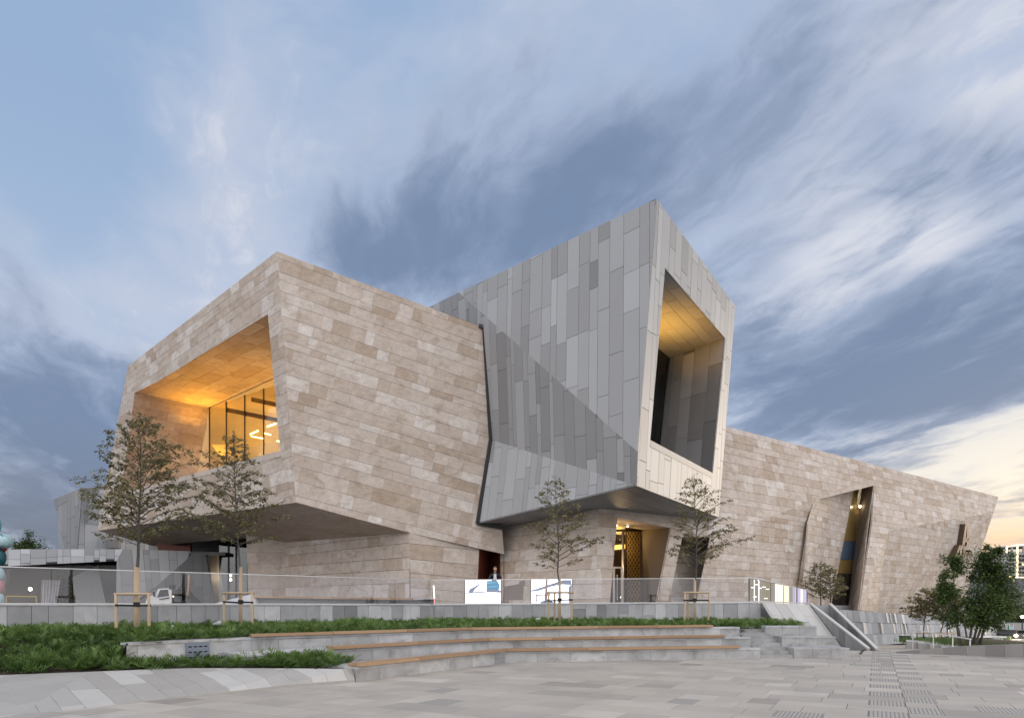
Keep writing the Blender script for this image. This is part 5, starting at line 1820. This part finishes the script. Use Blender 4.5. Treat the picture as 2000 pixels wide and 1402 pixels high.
for k in range(26):
    a = k / 26 * 6.28
    hr_.add([hd + Vector((math.cos(a) * .085, .018 + math.sin(a) * .098, .06)), hd + Vector((math.cos(a + .2) * .085, .018 + math.sin(a + .2) * .098, .06)), hd + Vector((math.cos(a + .1) * .088, .018 + math.sin(a + .1) * .1, -.02 if math.sin(a) > -.3 else .035))], [(0, 1, 2)])
hr_.build('hair', M_hair, person, True)
for sx_ in (-1, 1):
    MB().lathe(hd + Vector((sx_ * .029, -.088, .012)), [(.002, -.006), (.009, 0), (.002, .006)], 8).build('eye', M_hair, person)
    MB().lathe(hd + Vector((sx_ * .077, .0, -.03)), [(.004, 0), (.016, .025), (.012, .055), (.003, .062)], 8, sx=.5).build('ear', M_skin, person, True)
MB().bar(hd + Vector((-.022, -.094, -.058)), hd + Vector((.022, -.094, -.058)), .008, .008).build('mouth', plain('lips', (.30, .12, .10), .5), person)
# open jacket: shirt front
MB().prism([B(-.055, -.085, 1.44), B(.055, -.085, 1.44), B(.075, -.06, 1.18), B(-.075, -.06, 1.18)], (0, -.035, 0)).build('shirt', M_shirt, person)
# hands: palm with five bent fingers resting on the rail
for hx, wr, dirx in ((0, B(-.03, -.23, 1.16), 1), (1, B(.10, -.25, 1.18), -1)):
    hv = [wr, wr + Vector((dirx * .05, -.012, .0)), wr + Vector((dirx * .085, -.016, .0))]
    hand = MB().tube(hv, [.027, .036, .032], 8)
    for k in range(4):
        f0 = wr + Vector((dirx * .085, -.034 + .019 * k - .004, .004))
        ln = (.062, .072, .068, .052)[k]
        hand.tube([f0, f0 + Vector((dirx * ln * .5, 0, .002)), f0 + Vector((dirx * ln * .85, 0, -.018)), f0 + Vector((dirx * ln * .9, 0, -.034))], [.010, .0095, .0085, .007], 6)
    t0_ = wr + Vector((dirx * .03, -.035, .005))
    hand.tube([t0_, t0_ + Vector((dirx * .028, -.026, .006)), t0_ + Vector((dirx * .055, -.03, .0))], [.013, .011, .008], 6)
    hand.build('hand', M_skin, person, True)

# ================================================================== GLOWING PANELS IN PLACE OF REFLECTIONS IN THE GLASS
def screen(label, x0, x1, y0, y1, D, pics, split=None):  # glowing sheets drawn in place of screen reflections in the railing glass
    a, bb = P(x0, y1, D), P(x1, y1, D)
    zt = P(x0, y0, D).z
    root = thing('screen_reflection', label, 'reflection', ((a.x + bb.x) / 2, D, a.z), 'screen reflections modelled behind the glass railing')
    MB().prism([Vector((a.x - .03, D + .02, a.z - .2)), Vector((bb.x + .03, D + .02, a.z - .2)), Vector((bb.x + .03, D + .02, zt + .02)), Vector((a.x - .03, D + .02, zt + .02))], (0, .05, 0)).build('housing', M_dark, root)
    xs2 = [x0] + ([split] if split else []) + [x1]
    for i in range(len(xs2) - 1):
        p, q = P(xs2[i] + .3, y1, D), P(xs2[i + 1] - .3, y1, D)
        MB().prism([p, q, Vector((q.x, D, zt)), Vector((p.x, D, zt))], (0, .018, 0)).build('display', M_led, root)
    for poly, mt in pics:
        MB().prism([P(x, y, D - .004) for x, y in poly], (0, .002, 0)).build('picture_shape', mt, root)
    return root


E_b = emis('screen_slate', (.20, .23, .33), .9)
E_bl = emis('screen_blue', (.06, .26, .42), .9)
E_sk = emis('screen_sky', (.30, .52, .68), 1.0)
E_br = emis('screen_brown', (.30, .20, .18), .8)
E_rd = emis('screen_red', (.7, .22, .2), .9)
screen('left painted reflection of a bright led screen showing a branch and a blue car on white', 909, 978, 1132, 1178.5, 31.12, [
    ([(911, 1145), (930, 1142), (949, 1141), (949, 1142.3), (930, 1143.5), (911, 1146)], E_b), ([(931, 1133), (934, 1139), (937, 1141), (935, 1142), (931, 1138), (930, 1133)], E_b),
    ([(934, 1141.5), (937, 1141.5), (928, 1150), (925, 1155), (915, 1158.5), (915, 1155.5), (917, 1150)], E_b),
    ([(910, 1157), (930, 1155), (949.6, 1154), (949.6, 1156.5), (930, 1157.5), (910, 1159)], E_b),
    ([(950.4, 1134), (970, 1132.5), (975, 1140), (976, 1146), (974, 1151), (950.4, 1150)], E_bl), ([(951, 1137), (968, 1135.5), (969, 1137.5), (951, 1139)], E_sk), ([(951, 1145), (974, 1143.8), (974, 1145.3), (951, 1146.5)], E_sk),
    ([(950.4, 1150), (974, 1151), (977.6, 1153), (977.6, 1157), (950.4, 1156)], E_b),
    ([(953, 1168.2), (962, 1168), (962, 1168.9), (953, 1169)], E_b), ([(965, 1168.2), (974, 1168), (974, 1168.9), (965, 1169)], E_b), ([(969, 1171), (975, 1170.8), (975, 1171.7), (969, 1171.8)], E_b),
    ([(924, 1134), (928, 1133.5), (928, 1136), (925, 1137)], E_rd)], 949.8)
screen('right painted reflection of a bright led screen showing a tree trunk and a wooden frame on white', 1037.5, 1117, 1131, 1177.5, 31.12, [
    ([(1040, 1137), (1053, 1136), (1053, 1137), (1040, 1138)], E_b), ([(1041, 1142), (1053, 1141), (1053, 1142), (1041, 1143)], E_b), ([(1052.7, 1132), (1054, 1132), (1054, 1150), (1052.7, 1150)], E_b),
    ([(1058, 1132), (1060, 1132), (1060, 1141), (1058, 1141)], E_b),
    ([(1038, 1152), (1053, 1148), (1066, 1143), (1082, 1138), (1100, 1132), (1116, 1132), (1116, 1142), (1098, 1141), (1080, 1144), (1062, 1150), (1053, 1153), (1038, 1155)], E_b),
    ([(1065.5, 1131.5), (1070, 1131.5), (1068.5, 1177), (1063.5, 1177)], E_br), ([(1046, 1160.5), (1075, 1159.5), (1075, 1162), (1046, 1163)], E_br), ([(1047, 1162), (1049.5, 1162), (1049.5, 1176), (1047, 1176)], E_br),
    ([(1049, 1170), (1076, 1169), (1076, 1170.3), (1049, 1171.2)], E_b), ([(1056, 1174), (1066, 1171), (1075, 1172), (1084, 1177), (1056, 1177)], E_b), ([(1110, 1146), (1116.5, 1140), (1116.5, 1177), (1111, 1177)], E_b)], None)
pole = thing('light_post', 'slim glowing white and red light post behind the glass left of the screen reflections', 'light post', P(848, 1179, 31.4))
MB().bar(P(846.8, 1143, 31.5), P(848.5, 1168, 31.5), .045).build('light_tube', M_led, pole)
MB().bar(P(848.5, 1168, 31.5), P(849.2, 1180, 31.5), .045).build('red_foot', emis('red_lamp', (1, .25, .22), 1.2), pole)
# glowing strips painting a reflection of lit windows in the sloping railing
winrefl = thing('window_reflection', 'glowing strips painting the reflection of warm lit windows behind the sloping glass at the right', 'display case', P(1520, 1178, 32.5))
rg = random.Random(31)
cols_ = [emis('reflection_amber', (1.0, .70, .34), 1.5), emis('reflection_cream', (1.0, .86, .62), 1.3), emis('reflection_olive', (.30, .25, .14), .7), emis('reflection_white', (1, .97, .9), 2.0), emis('reflection_lilac', (.62, .56, .78), .8), emis('reflection_grey', (.34, .31, .27), .7)]
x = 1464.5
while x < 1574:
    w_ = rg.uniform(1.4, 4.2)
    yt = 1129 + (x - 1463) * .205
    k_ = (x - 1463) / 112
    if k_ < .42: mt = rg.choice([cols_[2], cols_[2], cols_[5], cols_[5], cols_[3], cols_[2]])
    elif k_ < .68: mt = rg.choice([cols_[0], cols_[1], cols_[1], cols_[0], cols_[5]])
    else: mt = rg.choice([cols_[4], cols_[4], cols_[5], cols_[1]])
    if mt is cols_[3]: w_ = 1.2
    MB().prism([P(x, yt, 32.6), P(x + w_ - .15, yt + w_ * .2, 32.6), P(x + w_ - .15, 1179, 32.6), P(x, 1179, 32.6)], (0, .02, 0)).build('reflection_strip', mt, winrefl)
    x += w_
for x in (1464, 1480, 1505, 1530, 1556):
    MB().bar(P(x, 1130 + (x - 1463) * .2, 32.55), P(x, 1179, 32.55), .03).build('reflection_bar', M_bronze, winrefl)
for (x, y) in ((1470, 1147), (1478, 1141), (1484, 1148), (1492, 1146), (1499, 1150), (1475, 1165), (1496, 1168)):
    MB().box(P(x, y, 32.5), (.16, .02, .035)).build('reflection_fleck', cols_[3], winrefl)  # bright flecks painting highlights of the reflection
MB().prism([P(1463, 1128, 32.7), P(1577, 1151, 32.7), P(1577, 1185, 32.7), P(1463, 1185, 32.7)], (0, .1, 0)).build('reflection_back', M_dark, winrefl)

# terrace bench in front of the lower wall
tb = thing('terrace_bench', 'long low stone bench with a timber top against the lower stone wall', 'bench', P(650, 1175, 35))
pA, pB_, pC_ = P(497, 1165, 34.6), P(806, 1169.5, 34.6), P(850, 1169, 34.8)
for k in range(8):
    a, bb = pA.lerp(pB_, k / 8 + .001), pA.lerp(pB_, (k + 1) / 8 - .001)
    MB().bar(a, bb, .42, .09, tone=rg.uniform(.4, .8)).build('plank', M_wood, tb)
MB().prism([pA + Vector((0, .05, -.05)), pB_ + Vector((0, .05, -.05)), pC_ + Vector((0, .05, .0)), Z(pC_ + Vector((0, .05, 0)), 1.6), Z(pA + Vector((0, .05, 0)), 1.6)], (0, .4, 0), tone=.1).build('bench_base', M_gran, tb)
MB().bar(pB_ + Vector((.02, 0, .0)), pC_, .44, .05, tone=.9).build('stone_top', M_gran, tb)
MB().prism([P(415, 1179, 34), P(490, 1160, 34.5), P(500, 1168, 34.5), P(500, 1180, 34)], (0, .3, 0), tone=.9).build('sloping_end', M_gran, tb)

# ================================================================== TRUCK WITH A CRANE (behind the left glass, in place of its reflection)
tk = thing('reflected_crane_truck', 'white cab truck with a dark folded crane modelled behind the left glass railing in place of its reflection', 'truck', P(320, 1195, 45))
tD = 45.0
q = lambda x, y: P(x, y, tD)
MB().prism([q(284, 1180), q(286, 1170), q(292, 1163), q(301, 1160), q(309, 1149.5), q(331, 1148), q(335, 1152), q(336, 1190), q(284, 1190)], (0, 1.6, 0)).build('cab', M_white, tk)
MB().prism([q(307.5, 1166), q(313, 1151.5), q(328, 1150.5), q(330, 1163)], (0, -.03, 0)).build('side_window', M_void, tk)
MB().prism([q(295, 1161.5), q(302.5, 1159.5), q(309, 1151), q(304, 1152)], (0, -.02, 0)).build('windscreen', M_tint, tk)
MB().bar(q(312, 1170) + Vector((0, -.04, 0)), q(331, 1166.5) + Vector((0, -.04, 0)), .06).build('door_trim', M_dark, tk)
MB().box(q(305, 1160) + Vector((0, -.25, 0)), (.12, .1, .3)).build('wing_mirror', M_black, tk)
MB().prism([q(337, 1150), q(352, 1150), q(358, 1160), q(372, 1172), q(376, 1190), q(337, 1190)], (0, 1.4, 0)).build('truck_bed', M_dark, tk)
cr_m = MB()
cr_m.prism([q(346, 1150), q(354, 1142), q(358, 1122), q(366, 1121), q(366, 1150), q(362, 1172), q(348, 1172)], (0, .5, 0))
cr_m.build('crane_mast', M_black, tk)
MB().prism([q(330, 1143), q(337, 1142), q(337, 1151), q(330, 1151)], (0, .4, 0)).build('exhaust_box', M_black, tk)
MB().prism([q(364, 1122), q(371, 1121), q(369, 1150), q(366, 1163), q(358, 1160), q(361, 1145)], (0, .3, 0)).build('crane_boom', plain('tan_paint', (.36, .25, .15), .5), tk)
for x in (300, 352):
    w0 = q(x, 1194)
    m_w = MB()
    for s_k in (0,):
        m_w.tube([w0 + Vector((0, -.05, 0)), w0 + Vector((0, .2, 0))], [.36, .36], 18)
    m_w.build('wheel', M_black, tk)
MB().lathe(q(339, 1164) + Vector((0, -.06, 0)), [(.01, -.03), (.03, 0), (.01, .03)], 8).build('marker_light', M_bulb, tk)
# yellow rail frame in front of the pavilion
yf = thing('barrier_frame', 'thin yellow barrier frame in front of the pavilion at far left', 'barrier', P(41, 1185, 44))
for (xa, ya, xb, yb) in ((12.5, 1163.5, 71, 1164.5), (12.5, 1163.5, 12.5, 1196), (71, 1164.5, 71, 1196)):
    MB().bar(P(xa, ya, 44), P(xb, yb, 44), .05).build('rail', M_yel, yf)

# ================================================================== GLAZED SCULPTURE AT THE LEFT EDGE
sc_ = thing('sculpture', 'tall bulbous glazed sculpture in teal and pink at the left edge', 'sculpture', P(-6, 1185, 24))
sD = 24.0
kk = sD / FPX
for (px, py, rx, rz, mt, nm) in ((4, 1057, 18, 15, M_pblue, 'upper_bulb'), (-3, 1088, 13, 19, M_dteal, 'ribbed_bulb'), (-3, 1121, 10, 14, M_pblue, 'lower_bulb'), (-4, 1146, 11, 16, M_pink, 'pink_bulb'), (-4, 1170, 11, 14, M_pblue, 'foot_bulb'), (-12, 1026, 12, 20, M_teal, 'crest_bulb')):
    prof = [(max(.004, rx * kk * math.sin(math.pi * i / 12) ** .8), rz * kk * -math.cos(math.pi * i / 12)) for i in range(13)]
    MB().lathe(P(px, py, sD), prof, 20).build(nm, mt, sc_, True)
for k in range(4):
    MB().lathe(P(-3, 1078 + 7 * k, sD), [(.01, -.02), ((12.6 - abs(k - 1.5) * 1.5) * kk, -.02), ((12.6 - abs(k - 1.5) * 1.5) * kk, .02), (.01, .02)], 20).build('rib', M_void, sc_)
for k in range(3):
    cpt = P(4, 1057, sD)
    MB().tube([cpt + Vector((math.cos(a) * 17.6 * kk * math.cos((k - 1) * .7), -abs(math.sin((k - 1) * .7)) * 8 * kk - 14 * kk * abs(math.cos(a * .5)) * 0 - math.sqrt(max(0, 1 - math.cos(a) ** 2)) * 16 * kk * .6, math.sin(a) * 14 * kk)) for a in [j * math.pi / 8 - math.pi / 2 for j in range(9)]], .01, 5).build('seam', M_dteal, sc_)
MB().lathe(P(9, 1071, sD), [(.004, -7 * kk), (4 * kk, -2 * kk), (6 * kk, 3 * kk), (2 * kk, 6 * kk)], 12).build('red_drop', M_rglaze, sc_, True)

# ================================================================== FAR RIGHT STREET
ab = thing('apartment_block', 'grey apartment block with outlined corners far behind the leafy tree', 'building', P(2000, 1120, 240))
aD = 240.0
aP = lambda x, y, d=0.: P(x, y, aD + d)
MB().prism([aP(1966, 1078), aP(2060, 1074), aP(2060, 1190), aP(1966, 1190)], (0, 14, 0)).build('wall', M_bldg, ab)
MB().prism([aP(1966, 1066), aP(2060, 1062), aP(2060, 1065), aP(1966, 1068.5)], (0, 14, 0)).build('roof_frame', M_bldg, ab)
for x in (1967, 1976, 1987, 1999, 2012):
    MB().bar(aP(x, 1066), aP(x, 1079), .5).build('roof_post', M_bldg, ab)
MB().prism([aP(1940, 1076), aP(1966, 1078), aP(1966, 1190), aP(1940, 1190)], (0, 14, 0)).build('side_wall', M_bldg, ab)
for xa, ya, xb, yb in ((1966, 1067, 1986, 1064), (1986, 1064, 2010, 1063), (1987, 1064, 1987, 1126), (1966, 1067, 1966, 1079), (1984, 1127, 2020, 1127)):
    MB().bar(aP(xa, ya, -.6), aP(xb, yb, -.6), .32).build('outline_lamp', M_outline, ab)
for rr in range(6):
    for cc_ in range(5):
        x = (1971, 1978, 1991, 1996.5, 2004)[cc_]
        y = 1083 + rr * 8
        lit = (rr, cc_) in ((5, 0), (2, 3))
        MB().prism([aP(x, y, -.15), aP(x + 4, y, -.15), aP(x + 4, y + 4.5, -.15), aP(x, y + 4.5, -.15)], (0, .1, 0)).build('window', M_winlit if lit else M_void, ab)
ob = thing('office_block', 'tall dark office block with scattered lit windows at the right edge', 'building', P(1990, 1160, 180))
MB().prism([P(1978, 1128, 180), P(2060, 1128, 180), P(2060, 1200, 180), P(1978, 1200, 180)], (0, 12, 0)).build('wall', plain('dark_facade', (.13, .13, .15), .5), ob)
for k in range(24):
    x, y = 1980 + (k * 37 % 48), 1132 + (k * 23 % 40)
    MB().prism([P(x, y, 179.9), P(x + 1.4, y, 179.9), P(x + 1.4, y + 3.4, 179.9), P(x, y + 3.4, 179.9)], (0, .05, 0)).build('window', M_winlit if k % 5 == 0 else M_tint, ob)
for j, (x, mt, lab) in enumerate(((1951, M_flagb, 'leftmost flagpole with a pale flag'), (1956, M_flagb, 'second flagpole from the left with a pale flag'), (1960, None, 'bare flagpole in the middle of the row'), (1964, None, 'bare flagpole right of the middle'),
                             (1967, M_flagb, 'flagpole with a pale flag beside the green one'), (1972, M_flagg, 'flagpole with a green flag'), (1979, M_flagb, 'rightmost flagpole with a pale flag'))):
    fp = thing('flagpole', lab + ' beyond the lawn at far right', 'flagpole', P(x, 1240, 75), 'flagpoles beyond the lawn')
    MB().tube([P(x, 1242, 75), P(x, 1217, 75)], [.05, .035], 8).build('pole', M_white, fp)
    if mt is not None:
        a = P(x, 1221, 75)
        fv, ff = [], []
        for c_i in range(7):
            for r_i in range(2):
                fv.append(a + Vector((-.06 - .075 * c_i * 1.0, .06 * math.sin(c_i * 1.3), -.42 * r_i - .05 * c_i + .02 * math.sin(c_i * 2))))
        ff = [(2 * i, 2 * i + 2, 2 * i + 3, 2 * i + 1) for i in range(6)]
        MB().add(fv, ff).build('flag', mt, fp)
MB().prism([P(1945, 1240, 62), P(1976, 1240, 62), P(1962, 1252, 48), P(1945, 1252, 48)], (0, 0, -.5)).build('lawn', M_lawn, None, kind='structure')
cr2 = thing('parked_car', 'dark car with glowing headlights on the street at the right edge', 'car', P(1990, 1246, 60))
cp = lambda x, y, d=0.: P(x, y, 60 + d)
MB().prism([cp(1981, 1246), cp(1981, 1238), cp(1985, 1236), cp(1988, 1230), cp(2002, 1230), cp(2006, 1237), cp(2010, 1239), cp(2010, 1246)], (0, 3.6, 0)).build('body', M_car, cr2)
MB().prism([cp(1986, 1236.3, -.02), cp(1988.6, 1231, -.02), cp(2001, 1231, -.02), cp(2004, 1236.3, -.02)], (0, -.02, 0)).build('windscreen', M_tint, cr2)
for x in (1984.5, 2006):
    MB().lathe(cp(x, 1240.5, -.1), [(.02, -.12), (.16, 0), (.02, .12)], 10).build('headlight', emis('headlight', (1, .9, .7), 16), cr2)
for x in (1983, 2007):
    MB().tube([cp(x, 1246.5, .1), cp(x, 1246.5, .4)], [.3, .3], 14).build('wheel', M_black, cr2)
lamp('headlight_beam', cp(1985, 1240, -.6), 60, (1, .85, .6), .15, 'POINT', parent=cr2)
# outdoor table and seats behind the low wall
ot = thing('garden_table', 'pale outdoor table beyond the low wall at far right', 'table', P(1928, 1262, 36))
MB().box(P(1928, 1243, 36), (1.5, .8, .06)).build('table_top', M_white, ot)
for dx_ in (-.6, .6):
    MB().box(P(1928, 1253, 36) + Vector((dx_, 0, 0)), (.08, .5, .55)).build('leg', M_white, ot)
oc = thing('garden_bench', 'small pale bench beside the outdoor table at far right', 'bench', P(1912, 1258, 33))
MB().box(P(1930, 1255, 33), (1.3, .4, .06)).build('seat', M_white, oc)
for dx_ in (-.55, .55):
    MB().box(P(1930, 1259, 33) + Vector((dx_, 0, 0)), (.07, .35, .2)).build('leg', M_white, oc)
oc2 = thing('slatted_chair', 'grey slatted chair standing by the outdoor table at far right', 'chair', P(1947, 1262, 34))
for k in range(6):
    MB().bar(P(1939 + k * 2.6, 1243, 34), P(1939 + k * 2.6, 1258, 34), .03).build('slat', M_steel, oc2)
MB().bar(P(1938, 1243, 34), P(1953, 1243, 34), .04).build('top_rail', M_steel, oc2)
MB().box(P(1946, 1252, 34.3), (.45, .5, .05)).build('seat', M_dark, oc2)
sl = thing('street_lamp', 'small bright street lamp beyond the leafy tree at the right edge', 'street lamp', P(1996, 1240, 80))
MB().tube([P(1996.5, 1243, 80), P(1996.5, 1205, 80)], [.07, .05], 8).build('pole', M_dark, sl)
MB().lathe(P(1996.5, 1204, 80), [(.04, -.16), (.2, 0), (.04, .16)], 10).build('lamp_head', M_bulb, sl)
